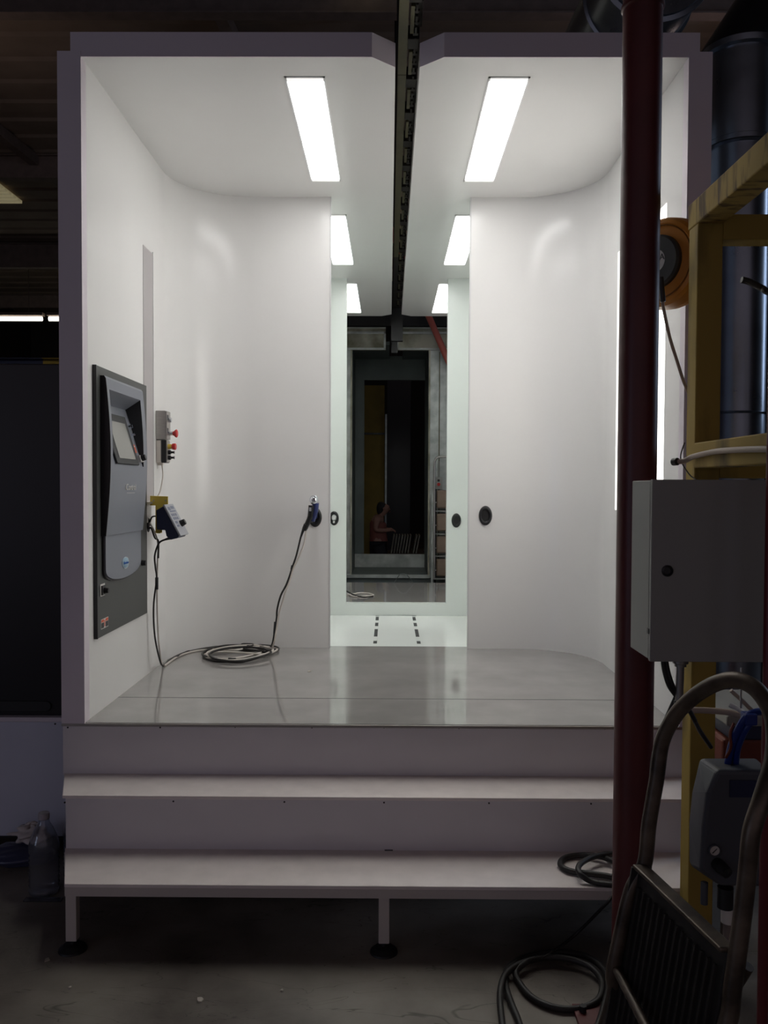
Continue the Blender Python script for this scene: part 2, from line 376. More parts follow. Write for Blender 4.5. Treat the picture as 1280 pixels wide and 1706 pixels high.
# right side wall with the opening for the tall lamp
ly0, ly1, lz0, lz1 = 3.545, 4.295, 1.44, 2.715
part(MB().box(xr, xr+.05, yF+.05, ly0, zp-.02, zc).box(xr, xr+.05, ly1, yL, zp-.02, zc).box(xr, xr+.05, ly0, ly1, zp-.02, lz0).box(xr, xr+.05, ly0, ly1, lz1, zc), 'side_wall', 'booth')
def curved(x, r, sgn, xe):
    """corner arc from the side wall into the back wall, ending at doorway edge xe"""
    inn = []; n = 28
    inn.append(Vector((x, yL)))
    for i in range(n+1):
        a = PI/2*i/n; inn.append(Vector((x-sgn*r*(1-math.cos(a)), yB-r+r*math.sin(a))))
    inn.append(Vector((xe, yB)))
    out = []
    for i, p in enumerate(inn):
        q0 = inn[max(i-1, 0)]; q1 = inn[min(i+1, len(inn)-1)]; t2 = (q1-q0).normalized(); nrm = Vector((t2.y, -t2.x))*sgn
        out.append(p+nrm*.06)
    out[-1] = Vector((xe, yB+.06))
    mb = MB(); k = len(inn)
    mb.add([(p.x, p.y, z) for z in (zp-.02, zc) for p in inn], [[i, i+1, k+i+1, k+i] for i in range(k-1)], True)
    mb.add([(p.x, p.y, z) for z in (zp-.02, zc) for p in out], [[i, i+1, k+i+1, k+i] for i in range(k-1)], True)
    e1 = [(inn[-1].x, inn[-1].y, zp-.02), (out[-1].x, out[-1].y, zp-.02), (out[-1].x, out[-1].y, zc), (inn[-1].x, inn[-1].y, zc)]
    mb.add(e1, [(0, 1, 2, 3)])
    return mb
part(curved(xl, .40, -1, ox0), 'curved_wall', 'booth')
part(curved(xr, .40, 1, ox1), 'curved_wall', 'booth')
# platform
part(MB().box(xl-.045, xr+.045, yF+.003, yB+.06, zp-.03, zp), 'platform', 'platform')
part(MB().box(xl, xr, 3.716, 3.720, zp, zp+.0006), 'floor_seam', 'bezel', label='thin dark joint across the platform')
# middle chamber
cx0, cx1 = -1.0, 1.1
part(MB().box(cx0, cx1, yB+.06, yC, .50, .53), 'chamber_floor', 'chfloor', label='glossy white lower floor')
part(MB().box(cx0-.04, cx0, yB+.06, yC, .50, zc), 'chamber_side', 'chamber')
part(MB().box(cx1, cx1+.04, yB+.06, yC, .50, zc), 'chamber_side', 'chamber')
part(MB().box(cx0, -.8, yB+.061, yB+.075, .53, zc), 'chamber_front', 'chamber'); part(MB().box(.85, cx1, yB+.061, yB+.075, .53, zc), 'chamber_front', 'chamber')
part(MB().box(cx0, ox0, yC, yC+.06, .53, zc), 'partition', 'chamber')
part(MB().box(ox1, cx1, yC, yC+.06, .53, zc), 'partition', 'chamber')
part(MB().box(ox0, ox1, yC, yC+.06, .53, zp+.004), 'threshold', 'chamber')
part(MB().box(-.10, .22, yC-.02, yC, .53, .535), 'threshold_plate', 'galv')
for (x0, ys) in ((-.098, (5.2, 5.56, 5.82, 6.26, 6.53)), (.188, (5.2, 5.56, 5.82, 6.26, 6.53))):
    for i, y0 in enumerate(ys):
        ln = (.22, .09, .30, .15, .17)[i]
        part(MB().box(x0, x0+.024, y0, y0+ln, .5302, .5312), 'floor_slot', 'bezel', label='dark slot in the white floor')
part(MB().box(-.074, .187, yB+.07, yC-.03, .5301, .534), 'centre_plate', 'chfloor', .001)
# far section, the mirror image of the near one
part(MB().box(xl-.045, xr+.045, yC+.06, yE, zp-.03, zp), 'far_platform', 'platform')
part(MB().box(xl-.05, xl, yC+.06, yE, zp-.02, zc), 'side_wall', 'booth')
part(MB().box(xr, xr+.05, yC+.06, yE, zp-.02, zc), 'side_wall', 'booth')
part(MB().box(xl-.05, cx0, yC, yC+.06, .5, zc), 'partition', 'booth'); part(MB().box(cx1, xr+.05, yC, yC+.06, .5, zc), 'partition', 'booth')
part(MB().box(xl-.05, cx0-.04, yB+.06, yC, .50, zc), 'outer_side', 'outer'); part(MB().box(cx1+.04, xr+.05, yB+.06, yC, .50, zc), 'outer_side', 'outer')
# support base under the booth, set back
part(MB().box(xl-.03, xr+.03, yE-.06, yE, 0, zp-.03), 'rear_skirt', 'blackpaint')
part(MB().box(xl-.03, xl+.01, yF+.3, yE-.06, 0, zp-.03), 'side_skirt', 'blackpaint'); part(MB().box(xr-.01, xr+.03, yF+.3, yE-.06, 0, zp-.03), 'side_skirt', 'blackpaint')
# door gasket lines on the doorway edges
part(MB().box(ox1-.004, ox1+.004, yB-.002, yB, zp, zc), 'edge_trim', 'white'); part(MB().box(ox0-.004, ox0+.004, yB-.002, yB, zp, zc), 'edge_trim', 'white')
# front lip of the platform
part(MB().box(xl-.09, xr+.09, yF-.008, yF+.003, zp-.012, zp-.002), 'front_lip', 'steel')

# gun ports in the walls
def port(x, y, z, label, plug=None):
    t = MB().lathe([(.021, .0), (.024, .012), (.032, .016), (.038, .008), (.040, .0)], (x, y, z), (0, -1, 0), 36, ex=(.95, 1.4), hard=False).build('gun_port', 'black', booth)
    t['label'] = label
    MB().lathe([(0, .002), (.024, .002)], (x, y, z), (0, -1, 0), 36, ex=(.95, 1.4)).build('port_opening', 'dark', t)
    if plug:
        MB().lathe([(0, .03), (.012, .03), (.017, .018), (.020, .002)], (x, y, z+.004), (0, -1, 0), 24, ex=(1, 1.3)).cyl((x, y-.004, z-.022), (x, y-.03, z-.03), .008, n=14).build('nozzle', 'white', t)
port(.551, yB, 1.388, 'black oval gun port right of the doorway')
port(-.420, yB, 1.375, 'black oval gun port behind the blue spray gun')
port(.533, yC, 1.287, 'black oval gun port on the pale green inner wall')
port(-.432, yC, 1.300, 'black oval gun port holding a white nozzle', True)

# roof lamps
def lamp(x0, x1, y0, y1, label, mt):
    t = thing('ceiling_light', ((x0+x1)/2, (y0+y1)/2, zc-.012), label, 'light', 'recessed booth ceiling lights')
    d = .008
    MB().box(x0, x1, y0, y0+d, zc-.003, zc+.001).box(x0, x1, y1-d, y1, zc-.003, zc+.001).box(x0, x0+d, y0, y1, zc-.003, zc+.001).box(x1-d, x1, y0, y1, zc-.003, zc+.001).build('frame', 'white', t)
    MB().box(x0+d, x1-d, y0+.032, y1-.032, zc-.006, zc+.001).build('diffuser', mt, t, .003)
    for ya in (y0+d, y1-.032): MB().box(x0+d, x1-d, ya, ya+.024, zc-.005, zc+.001).build('diffuser_end', 'lampend', t)
    return t
LY = ((3.465, 4.635, 'front', 'lamp'), (5.20, 6.36, 'middle', 'lampC'), (6.93, 8.10, 'rear', 'lampC'))
for (y0, y1, w, mt) in LY:
    where = {'front': 'over the near platform', 'middle': 'over the middle chamber', 'rear': 'over the far platform'}[w]
    lamp(-.424, -.262, y0, y1, 'long glowing ceiling lamp left of the roof slot %s' % where, mt)
    lamp(.390, .556, y0, y1, 'long glowing ceiling lamp right of the roof slot %s' % where, mt)
# tall lamp in the right wall
t = thing('wall_light', (xr+.03, (ly0+ly1)/2, lz0), 'tall glowing lamp recessed in the right wall behind the dark red pipe', 'light')
MB().box(xr+.012, xr+.04, ly0+.005, ly1-.005, lz0+.005, lz1-.005).build('diffuser', 'walllamp', t)
MB().box(xr+.045, xr+.06, ly0-.02, ly1+.02, lz0-.02, lz1+.02).build('housing', 'outer', t)
# the matching strip on the left wall, unlit
t = thing('wall_lens', (xl, 4.22, 1.47), 'narrow unlit grey lens strip in the left wall above the yellow bracket', 'light')
MB().box(xl, xl+.002, 4.125, 4.29, 1.475, 2.70).build('lens', 'offlens', t)
MB().box(xl, xl+.004, 4.29, 4.296, 1.465, 2.71).box(xl, xl+.004, 4.125, 4.296, 1.465, 1.475).build('lens_frame', 'white', t)

# ------------------------------------------------------------ entry steps
st = thing('entry_steps', (0, 3.0, 0), 'pinkish white two-tread steps spanning the front of the booth', 'steps')
y1_, y2_ = 2.80, 3.074
def tread(xf0, xf1, xb0, xb1, ya, yb, z, th=.012):
    return MB().prism([(xf0, ya), (xf1, ya), (xb1, yb), (xb0, yb)], 'z', z-th, z)
tread(-1.07, 1.05, -1.175, 1.13, y1_, y2_+.01, .23).build('tread', 'step', st, .002)
tread(-1.178, 1.135, -1.262, 1.20, y2_-.004, yF+.0, .428).build('tread', 'step', st, .002)
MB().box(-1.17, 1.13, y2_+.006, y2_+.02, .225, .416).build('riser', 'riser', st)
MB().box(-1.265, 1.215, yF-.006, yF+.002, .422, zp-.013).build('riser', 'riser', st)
MB().box(-1.07, 1.05, y1_+.001, y1_+.006, .188, .218).box(-1.07, 1.05, y1_+.006, y1_+.04, .188, .193).build('edge_rail', 'stepleg', st, .001)
MB().hexa([(-1.07, y1_+.006, .19), (-1.06, y1_+.006, .19), (-1.06, y1_+.006, .218), (-1.07, y1_+.006, .218)], [(-1.175, y2_, .19), (-1.165, y2_, .19), (-1.165, y2_, .218), (-1.175, y2_, .218)]).build('side_rail', 'stepleg', st)
MB().box(-1.17, -1.13, y2_+.03, yF+.3, .05, .20).build('inner_beam', 'blackpaint', st)
for x in (-1.068, -.028, 1.012):
    lg = MB().box(x, x+.036, y1_+.002, y1_+.036, .035, .19).build('leg', 'stepleg', st, .002)
    MB().lathe([(0, .04), (.009, .04), (.009, .022), (.03, .018), (.045, .006), (.047, 0), (0, 0)], (x+.018, y1_+.018, 0), (0, 0, 1), 24).build('foot', 'dark', lg)
for (px, py, y) in [(113, 1212, yF-.006), (267, 1212, yF-.006), (392, 1211, yF-.006), (520, 1212, yF-.006), (640, 1212, yF-.006), (765, 1213, yF-.006), (890, 1213, yF-.006), (1008, 1214, yF-.006),
                    (108, 1337, y2_+.006), (289, 1335, y2_+.006), (474, 1336, y2_+.006), (640, 1337, y2_+.006), (815, 1338, y2_+.006), (985, 1339, y2_+.006)]:
    p = aY(px, py, y); MB().cyl((p.x, y+.001, p.z), (p.x, y-.0012, p.z), .0035, n=10).build('screw', 'bezel', st)
MB().box(-.01, .02, y2_+.002, y2_+.006, .226, .233).build('bracket_tab', 'bezel', st)

# ------------------------------------------------------------ overhead conveyor
cv = thing('overhead_conveyor', (.06, 1.5, 3.3), 'olive overhead conveyor rail with trolleys running through the roof slot', 'conveyor')
def yext(poly, y0, y1): return MB().prism([(x, z) for x, z in poly], 'y', y0, y1)
zr = 3.30
for (ya, yb) in ((.8, 3.70), (3.705, 6.6), (6.605, 12.8)):
    yext([(.030, zr), (.066, zr), (.066, zr+.008), (.052, zr+.008), (.052, zr+.075), (.066, zr+.075), (.066, zr+.083), (.030, zr+.083), (.030, zr+.075), (.044, zr+.075), (.044, zr+.008), (.030, zr+.008)], ya, yb).build('rail', 'rail' if yb < 7 else 'chain', cv)
for i in range(29):
    y = 1.2+i*.33
    if y > 8.6: break
    tr = MB().box(.074, .088, y, y+.19, zr+.0, zr+.03).build('track_plate', 'rail', cv)
    MB().box(.066, .112, y+.22, y+.30, zr-.005, zr+.05).box(.088, .12, y+.02, y+.20, zr+.03, zr+.05).build('trolley', 'chain', cv, .003)
ln = MB()
for i in range(150):
    y = .9+i*.078
    if y > 12: break
    ln.box(.092, .100, y, y+.058, zr-.004, zr+.016).box(.086, .106, y+.052, y+.07, zr+.002, zr+.010)
o = ln.build('chain', 'chain', cv); o['kind'] = 'stuff'
for y in (.9, 2.2, 5.2, 8.4, 10.2): MB().box(.035, .06, y, y+.04, zr+.08, 6.2).build('hanger', 'chain', cv)
MB().box(.015, .13, 8.45, 8.52, 2.98, 3.5).box(.02, .08, 8.7, 8.75, 2.9, 3.3).build('drop_bracket', 'blackpaint', cv)

# ------------------------------------------------------------ control panel on left wall
cp = thing('control_panel', (xl, 3.77, .93), 'tall blue-grey control console on a graphite plate on the left wall', 'control panel')
py0, py1, pz0, pz1 = 3.42, 4.135, .935, 2.03
a, b2 = xl+.0005, xl+.012
MB().box(a, b2, py0, hy0, pz0, pz1).box(a, b2, hy1, py1, pz0, pz1).box(a, b2, hy0, hy1, pz0, hz0).box(a, b2, hy0, hy1, hz1, pz1).build('back_plate', 'graphite', cp)
MB().box(a, xl+.016, py0-.006, py0, pz0, pz1).build('plate_edge', 'black', cp)['label'] = 'black near edge of the plate'
def prot(h):   # console protrusion from the plate against height
    t = (h-1.345)/(1.995-1.345)
    return .019+.022*math.sin(min(max(t, 0), 1)*PI*.95+.05)
cy0, cy1 = 3.476, 3.995
rz0, rz1, ry0, ry1 = 1.637, 1.942, 3.502, 3.940   # screen recess mouth
X0 = b2
hs = [1.345, 1.40, 1.46, 1.52, 1.58, 1.61, rz0, 1.70, 1.75, 1.80, 1.85, 1.90, rz1, 1.96, 1.985, 1.995]
mb = MB()
front = [(X0+prot(h)-(.006 if h > 1.99 else 0), h) for h in hs]
for i in range(len(hs)-1):
    (xa, ha), (xb, hb) = front[i], front[i+1]
    cols = [(cy0, ry0), (ry1, cy1)] if rz0-1e-6 <= ha and hb <= rz1+1e-6 else [(cy0, cy1)]
    for (c0, c1) in cols: mb.add([(xa, c0, ha), (xa, c1, ha), (xb, c1, hb), (xb, c0, hb)], [(0, 1, 2, 3)], False)
mb.add([(X0, cy0, hs[-1]), (X0, cy1, hs[-1]), (front[-1][0], cy1, hs[-1]), (front[-1][0], cy0, hs[-1])], [(0, 1, 2, 3)])
mb.add([(X0, cy0, hs[0]), (X0, cy1, hs[0]), (front[0][0], cy1, hs[0]), (front[0][0], cy0, hs[0])], [(0, 1, 2, 3)])
# recess: sloping top, inclined back
XR = xl-.030; zb_top = rz1-.045
ft = X0+prot(rz1); fb = X0+prot(rz0)
rec = [(ft, ry0, rz1), (ft, ry1, rz1), (XR, ry1, zb_top), (XR, ry0, zb_top), (fb-.004, ry0, rz0), (fb-.004, ry1, rz0)]
mb.add(rec, [(0, 1, 2, 3), (3, 2, 5, 4)])
housing = mb.build('console_housing', 'console', cp)
# recess cheeks follow the curve
inner = [h for h in hs if rz0-1e-6 <= h <= rz1+1e-6]
for y, nm in ((ry0, 'recess_cheek'), (ry1, 'recess_cheek')):
    poly = [(X0+prot(h), y, h) for h in inner]+[(XR, y, zb_top)]
    MB().add(poly, [list(range(len(poly)))]).build(nm, 'bezel', housing)
# black side skins
poly = [(x, h) for x, h in front]+[(X0, hs[-1]), (X0, hs[0])]
for y in (cy0-.003, cy1): MB().prism(poly, 'y', y, y+.003).build('side_skin', 'console_side', cp)
# lower cover with rounded bottom
def shield(z_top, z_arc, z_bot, ya, yb, n=18):
    pts = [(ya, z_top), (yb, z_top)]
    cyy = (ya+yb)/2; hw = (yb-ya)/2
    for i in range(n+1):
        a = PI*i/n; pts.append((cyy+hw*math.cos(a), z_arc-(z_arc-z_bot)*math.sin(a)**.8))
    return pts
MB().prism(shield(1.344, 1.21, 1.149, 3.487, 3.985), 'x', X0+.008, X0+.014).build('lower_cover', 'console', cp)
MB().prism(shield(1.344, 1.205, 1.142, 3.480, 3.990), 'x', X0, X0+.008).build('cover_backing', 'console_side', cp)
# screen bezel on the inclined plane
P0 = Vector((XR, 0, zb_top)); dn = Vector((fb-.004-XR, 0, rz0-zb_top)); Ln = dn.length; dn.normalize(); nr = Vector((-dn.z, 0, dn.x)); 
if nr.x < 0: nr = -nr
def inc(y, s, lift): v = P0+dn*(s*Ln)+nr*lift; return Vector((v.x, y, v.z))
def slab(y0, y1, s0, s1, l0, l1):
    return MB().hexa([inc(y0, s0, l0), inc(y1, s0, l0), inc(y1, s1, l0), inc(y0, s1, l0)], [inc(y0, s0, l1), inc(y1, s0, l1), inc(y1, s1, l1), inc(y0, s1, l1)])
bz = slab(3.55, 3.862, .16, .985, .0, .010).build('screen_bezel', 'bezel', cp, .002)
slab(3.595, 3.822, .29, .90, .0101, .0115).build('screen', 'screen', bz)
for (s, y, r, mt, nm) in ((.31, 3.892, .010, 'chrome', 'key_switch'), (.31, 3.918, .008, 'chrome', 'key_switch'), (.45, 3.915, .006, 'chrome', 'indicator')):
    MB().cyl(inc(y, s, 0), inc(y, s, .018), r, n=16).build(nm, mt, cp)
slab(3.883, 3.910, .62, .76, .0003, .0012).build('warning_label', 'orange', cp)
slab(3.885, 3.908, .64, .66, .0013, .0016).build('label_stripe', 'label_white', cp)
slab(3.885, 3.93, .82, .93, .0, .016).build('selector_base', 'label_white', cp)
MB().cyl(inc(3.907, .87, .0), inc(3.907, .87, .035), .016, r2=.013, n=18).build('selector_knob', 'black', cp)
# the lettering and badge
lz = 1.543; lx = X0+prot(lz)+.0012
text('lettering', 'iControl', 'label_white', cp, (lx, 3.75, lz), (0, 1, 0), (0, 0, 1), .038, shear=.15, wide=1.15, extrude=.0010)
MB().box(lx-.0012, lx, 3.69, 3.81, lz-.025, lz-.0235).build('underline', 'label_white', cp)
bd = MB().lathe([(0, .003), (.024, .003), (.026, .0)], (X0+.014, 3.745, 1.213), (1, 0, 0), 32, ex=(1.75, 1.0), hard=False).build('badge', 'label_blue', cp)
MB().lathe([(.0235, .0032), (.0245, .0036), (.0255, .0032)], (X0+.014, 3.745, 1.213), (1, 0, 0), 32, ex=(1.75, 1.0), hard=False).build('badge_rim', 'label_white', bd)
text('badge_lettering', 'Nordson', 'script_blue', cp, (X0+.0182, 3.745, 1.213), (0, 1, 0), (0, 0, 1), .017, shear=.3, wide=1.15)
# small fittings on the plate
sw = MB().box(X0, X0+.003, 3.455, 3.51, 1.10, 1.15).build('switch_plate', 'label_white', cp, .002)
MB().box(X0+.003, X0+.008, 3.463, 3.503, 1.105, 1.143).cyl((X0+.006, 3.485, 1.122), (X0+.026, 3.485, 1.122), .013, r2=.010, n=18).build('switch_knob', 'black', sw)
MB().cyl((X0, 4.045, 1.185), (X0+.02, 4.045, 1.185), .014, r2=.012, n=18).build('latch', 'black', cp)
lb = MB().box(X0, X0+.001, 3.465, 3.555, .965, 1.005).build('rating_label', 'label_white', cp)
MB().box(X0+.001, X0+.0016, 3.468, 3.50, .968, .99).box(X0+.001, X0+.0016, 3.52, 3.552, .968, .99).build('label_print', 'black', lb)
MB().box(X0+.001, X0+.0016, 3.468, 3.50, .992, 1.003).box(X0+.001, X0+.0016, 3.52, 3.552, .992, 1.003).box(X0+.001, X0+.0016, 3.506, 3.514, .972, .998).build('label_stripe', 'orange', lb)

# ------------------------------------------------------------ push button boxes
bx = thing('button_box', (xl, 4.40, 1.79), 'brushed steel push-button box on the left wall, upper of two', 'control box')
MB().box(xl+.001, xl+.050, 4.337, 4.415, 1.785, 1.93).build('box_body', 'steel', bx, .003)
MB().box(xl+.050, xl+.056, 4.339, 4.413, 1.787, 1.928).build('cover', 'steel', bx, .001)
for z in (1.885, 1.818):
    MB().box(xl+.056, xl+.0565, 4.350, 4.375, z, z+.025).build('legend_plate', 'black', bx)
MB().cyl((xl+.056, 4.377, 1.885), (xl+.070, 4.377, 1.885), .012, n=18).build('selector', 'chrome', bx)
MB().cyl((xl+.056, 4.377, 1.817), (xl+.078, 4.377, 1.817), .010, n=18).build('button_collar', 'chrome', bx)
MB().lathe([(.010, 0), (.012, .006), (.020, .014), (.021, .02), (.014, .024), (0, .024)], (xl+.078, 4.377, 1.817), (1, 0, 0), 24).build('stop_button', 'red', bx)
bx = thing('button_box', (xl, 4.40, 1.665), 'black and grey push-button box below the steel one on the left wall', 'control box')
MB().box(xl+.001, xl+.026, 4.342, 4.410, 1.667, 1.782).build('back_shell', 'cable_grey', bx, .003)
MB().box(xl+.026, xl+.052, 4.342, 4.410, 1.667, 1.782).build('front_shell', 'black', bx, .004)
MB().box(xl+.052, xl+.055, 4.345, 4.407, 1.67, 1.779).build('face_plate', 'steel', bx)
MB().cyl((xl+.055, 4.375, 1.750), (xl+.073, 4.375, 1.750), .014, r2=.012, n=20).build('button_collar', 'yellow', bx)
MB().lathe([(.011, 0), (.016, .004), (.017, .018), (.012, .022), (0, .022)], (xl+.073, 4.375, 1.750), (1, 0, 0), 24).build('stop_button', 'red', bx)
for z in (1.721, 1.694):
    MB().lathe([(.012, 0), (.012, .012), (.006, .014), (.005, .026), (.009, .03), (0, .032)], (xl+.055, 4.375, z), (1, 0, 0), 18).build('toggle', 'black', bx)
MB().box(xl+.006, xl+.032, 4.350, 4.375, 1.654, 1.667).build('cable_gland', 'cable_grey', bx)
tag(MB().tube([(xl+.025, 4.365, 1.656), (xl+.030, 4.36, 1.60), (xl+.022, 4.345, 1.53), (xl+.012, 4.33, 1.497), (xl+.02, 4.30, 1.49)], .0035, 8).build('cable', 'cable_grey'),
    'thin grey cable from the lower button box to the yellow bracket', 'cable')

# ------------------------------------------------------------ gun controller on its bracket
br = thing('mounting_bracket', (xl, 4.20, 1.31), 'yellow metal bracket holding the tilted gun controller on the left wall', 'bracket')
MB().box(xl+.004, xl+.022, 4.10, 4.30, 1.462, 1.472).box(xl+.001, xl+.004, 4.15, 4.24, 1.37, 1.47).build('wall_plate', 'steel', br)
yb0 = 4.20
tp = [aY(x, y, yb0) for x, y in ((250, 826), (280, 827), (280, 842), (270, 850), (270, 888), (259, 888), (259, 842), (250, 842))]
mb = MB().prism([(p.x, p.z) for p in tp], 'y', yb0, yb0+.004); mb.box(tp[4].x-.018, tp[4].x, yb0-.03, yb0+.004, tp[4].z, tp[4].z+.004)
mb.build('bracket_plate', 'yellow', br, .001)
for px in (256, 276):
    p = aY(px, 834, yb0); MB().cyl((p.x, yb0, p.z), (p.x, yb0-.002, p.z), .004, n=10).build('bolt', 'steel', br)
gc = thing('gun_controller', tuple(aY(285, 900, 4.15)), 'navy and silver spray gun controller tilted out from the yellow bracket', 'controller')
side = [aY(x, y, 4.12) for x, y in ((262, 850), (274, 843), (300, 892), (298, 896), (286, 899), (279, 893), (277, 883), (263, 882))]
sp = [(p.x, p.z) for p in side]
MB().prism(sp, 'y', 4.10, 4.25).build('case', 'navy', gc, .003)
A, B = side[1], side[2]; dd = Vector((B.x-A.x, 0, B.z-A.z)); LL = dd.length; dd.normalize(); nn = Vector((-dd.z, 0, dd.x))
if nn.x < 0: nn = -nn
def fc(u, v, l):  # u along Y, v down the face 0..1
    q = Vector((A.x, 4.10+u, A.z))+dd*(v*LL)+nn*l; return q
def fslab(u0, u1, v0, v1, l0, l1): return MB().hexa([fc(u0, v0, l0), fc(u1, v0, l0), fc(u1, v1, l0), fc(u0, v1, l0)], [fc(u0, v0, l1), fc(u1, v0, l1), fc(u1, v1, l1), fc(u0, v1, l1)])
kp = fslab(-.006, .156, -.03, 1.03, 0, .010).build('keypad', 'keypad', gc, .003)
for (u0, u1, v0, v1) in ((.02, .06, .07, .18), (.075, .13, .05, .14), (.03, .13, .20, .24), (.02, .045, .30, .38), (.055, .08, .30, .38), (.09, .115, .30, .38), (.02, .045, .42, .50), (.055, .08, .42, .50), (.09, .115, .42, .50), (.02, .06, .55, .63), (.02, .06, .68, .74)):
    fslab(u0, u1, v0, v1, .0101, .0108).build('key', 'keymark', kp)
MB().cyl(fc(.105, .66, .010), fc(.105, .66, .034), .017, r2=.014, n=20).build('dial', 'black', gc)
cab = thing('cable_bundle', (xl+.04, 4.2, zp), 'black and grey cables dropping from the gun controller to the platform', 'cable')
def pY(l, Y): return [aY(x, y, Y) for x, y in l]
MB().lathe([(0, .004), (.022, .004), (.024, 0)], (xl, 4.20, 1.358), (1, 0, 0), 24, ex=(1, 1.5)).build('wall_grommet', 'dark', cab)
MB().tube([(xl+.004, 4.20, 1.36), aY(253, 862, 4.2), aY(259, 860, 4.19)], .004, 8).build('short_lead', 'cable', cab)
MB().tube([(xl+.004, 4.20, 1.34), aY(252, 880, 4.19), aY(258, 896, 4.17), aY(264, 902, 4.16), aY(264, 930, 4.15)], .004, 8).build('black_cable', 'cable', cab)
MB().tube([(xl+.004, 4.20, 1.345), aY(250, 872, 4.19), aY(259, 890, 4.17), aY(263.5, 910, 4.16), aY(262, 955, 4.16), aY(262, 1010, 4.17), aY(264, 1060, 4.19), aY(268, 1098, 4.21), aH(271, 1108, zp+.006)], .0042, 8).build('grey_cable', 'cable_grey', cab)
MB().cyl(aY(285, 896, 4.15), aY(275, 899, 4.15), .008, r2=.005, n=14).build('strain_relief', 'black', cab)
MB().tube([aY(275, 899, 4.15), aY(265, 905, 4.15), aY(258, 925, 4.15), aY(259, 945, 4.15), aY(261, 965, 4.15), aY(256, 1010, 4.16), aY(258, 1060, 4.18), aY(267, 1102, 4.20), aH(272, 1109, zp+.006)], .0045, 8).build('black_cable', 'cable', cab)
MB().cyl(aY(261.3, 962, 4.155), aY(261.2, 982, 4.155), .008, n=14).build('cable_wrap', 'black', cab)

# ------------------------------------------------------------ spray gun, hose and coil
g = thing('spray_gun', tuple(aY(522, 880, 4.83)), 'blue and chrome powder spray gun parked nose-in at the left port', 'spray gun')
G = lambda x, y, Y=4.80: aY(x, y, Y)
# barrel pushed into the port, seen from behind
MB().cyl(G(524, 850, 4.76), (-.420, yB-.002, 1.378), .018, r2=.014, n=20).build('barrel', 'gunblue', g)
MB().lathe([(0, -.012), (.012, -.010), (.021, 0), (.024, .014), (.021, .028), (.014, .034), (0, .034)], G(522, 836, 4.735), G(525, 829, 4.76)-G(521, 843, 4.73), 24, hard=False).build('rear_cap', 'chrome', g)
MB().lathe([(0, 0), (.008, 0), (.009, .008), (.004, .012), (0, .012)], G(525, 829, 4.73), (0, -.3, 1), 18, hard=False).build('hook', 'chrome', g)
MB().tube([G(526, 838, 4.755), G(525.5, 850, 4.76), G(523, 860, 4.765), G(521, 868, 4.77)], .0175, 14, taper=(1.1, .75)).build('body', 'gunblue', g)
MB().tube([G(519, 842, 4.745), G(518, 852, 4.745), G(516.5, 862, 4.75), G(512, 873, 4.755), G(509, 880, 4.76)], .0145, 14, taper=(1.1, .95)).build('grip', 'black', g)
MB().box(G(519, 848).x-.006, G(519, 848).x+.006, 4.728, 4.732, G(519, 851).z, G(519, 845).z).build('grip_badge', 'keypad', g)
MB().cyl(G(511, 874, 4.755), G(507, 883, 4.76), .016, r2=.014, n=18).build('grip_collar', 'black', g)
hs_ = thing('hose_bundle', tuple(aH(405, 1090, zp)), 'black and grey gun hoses coiled on the platform below the blue gun', 'hose')
MB().cyl(G(507, 878, 4.758), G(501, 896, 4.76), .009, r2=.005, n=14).build('strain_relief', 'black', hs_)
MB().tube([G(501, 896, 4.76), G(494, 925, 4.75), G(489, 940, 4.74), G(478, 972, 4.73), G(468, 992, 4.73), G(462, 1015, 4.73), G(461, 1030, 4.73), G(458, 1048, 4.72), G(455, 1068, 4.71), aH(450, 1082, zp+.008)], .0052, 8).build('air_line', 'cable', hs_)
MB().tube([G(510, 882, 4.758), G(507, 905, 4.75), G(499, 926, 4.74), G(489, 947, 4.735), G(483, 967, 4.73), G(476, 985, 4.72), G(471, 1003, 4.72), G(465, 1022, 4.72), G(461, 1048, 4.712), G(457, 1070, 4.70), aH(452, 1083, zp+.012)], .0050, 8).build('power_line', 'cable_grey', hs_)
MB().cyl(G(488, 942, 4.742), G(486.5, 949, 4.742), .009, n=14).build('hose_clip', 'black', hs_)
MB().cyl(G(459.5, 1036, 4.725), G(458, 1056, 4.718), .0095, n=14).build('hose_wrap', 'black', hs_)
def fl(x, y, l=.006): return aH(x, y, zp+l)
# loops of the coil
MB().tube([fl(450, 1082, .008), fl(430, 1092), fl(395, 1100), fl(360, 1101), fl(340, 1094), fl(345, 1086, .012), fl(380, 1082, .012), fl(420, 1084, .012), fl(456, 1083, .014), fl(464, 1080, .014), fl(450, 1076, .014), fl(400, 1074, .014), fl(350, 1079, .012),
           fl(310, 1087), fl(285, 1098), fl(275, 1107), fl(270, 1108)], .0060, 8).build('floor_line', 'cable', hs_)
MB().tube([fl(448, 1083, .010), fl(425, 1090, .012), fl(390, 1097, .012), fl(352, 1097, .012), fl(342, 1090, .016), fl(370, 1086, .018), fl(410, 1088, .018), fl(440, 1090, .016), fl(462, 1082, .018), fl(440, 1077, .018), fl(415, 1079, .018), fl(392, 1083, .018), fl(365, 1082, .016), fl(330, 1084), fl(300, 1092), fl(284, 1102), fl(274, 1109)], .0056, 8).build('floor_line', 'cable_grey', hs_)
MB().tube([fl(420, 1078, .02), fl(405, 1075, .02), fl(372, 1076, .02), fl(345, 1083, .02), fl(338, 1091, .018), fl(365, 1099, .012), fl(400, 1103, .006), fl(436, 1094, .012), fl(448, 1087, .016), fl(420, 1083, .02), fl(408, 1080, .022), fl(422, 1075, .022), fl(415, 1073, .022), fl(370, 1074, .016), fl(320, 1083, .010), fl(290, 1097), fl(278, 1106)], .0056, 8).build('floor_line', 'cable', hs_)
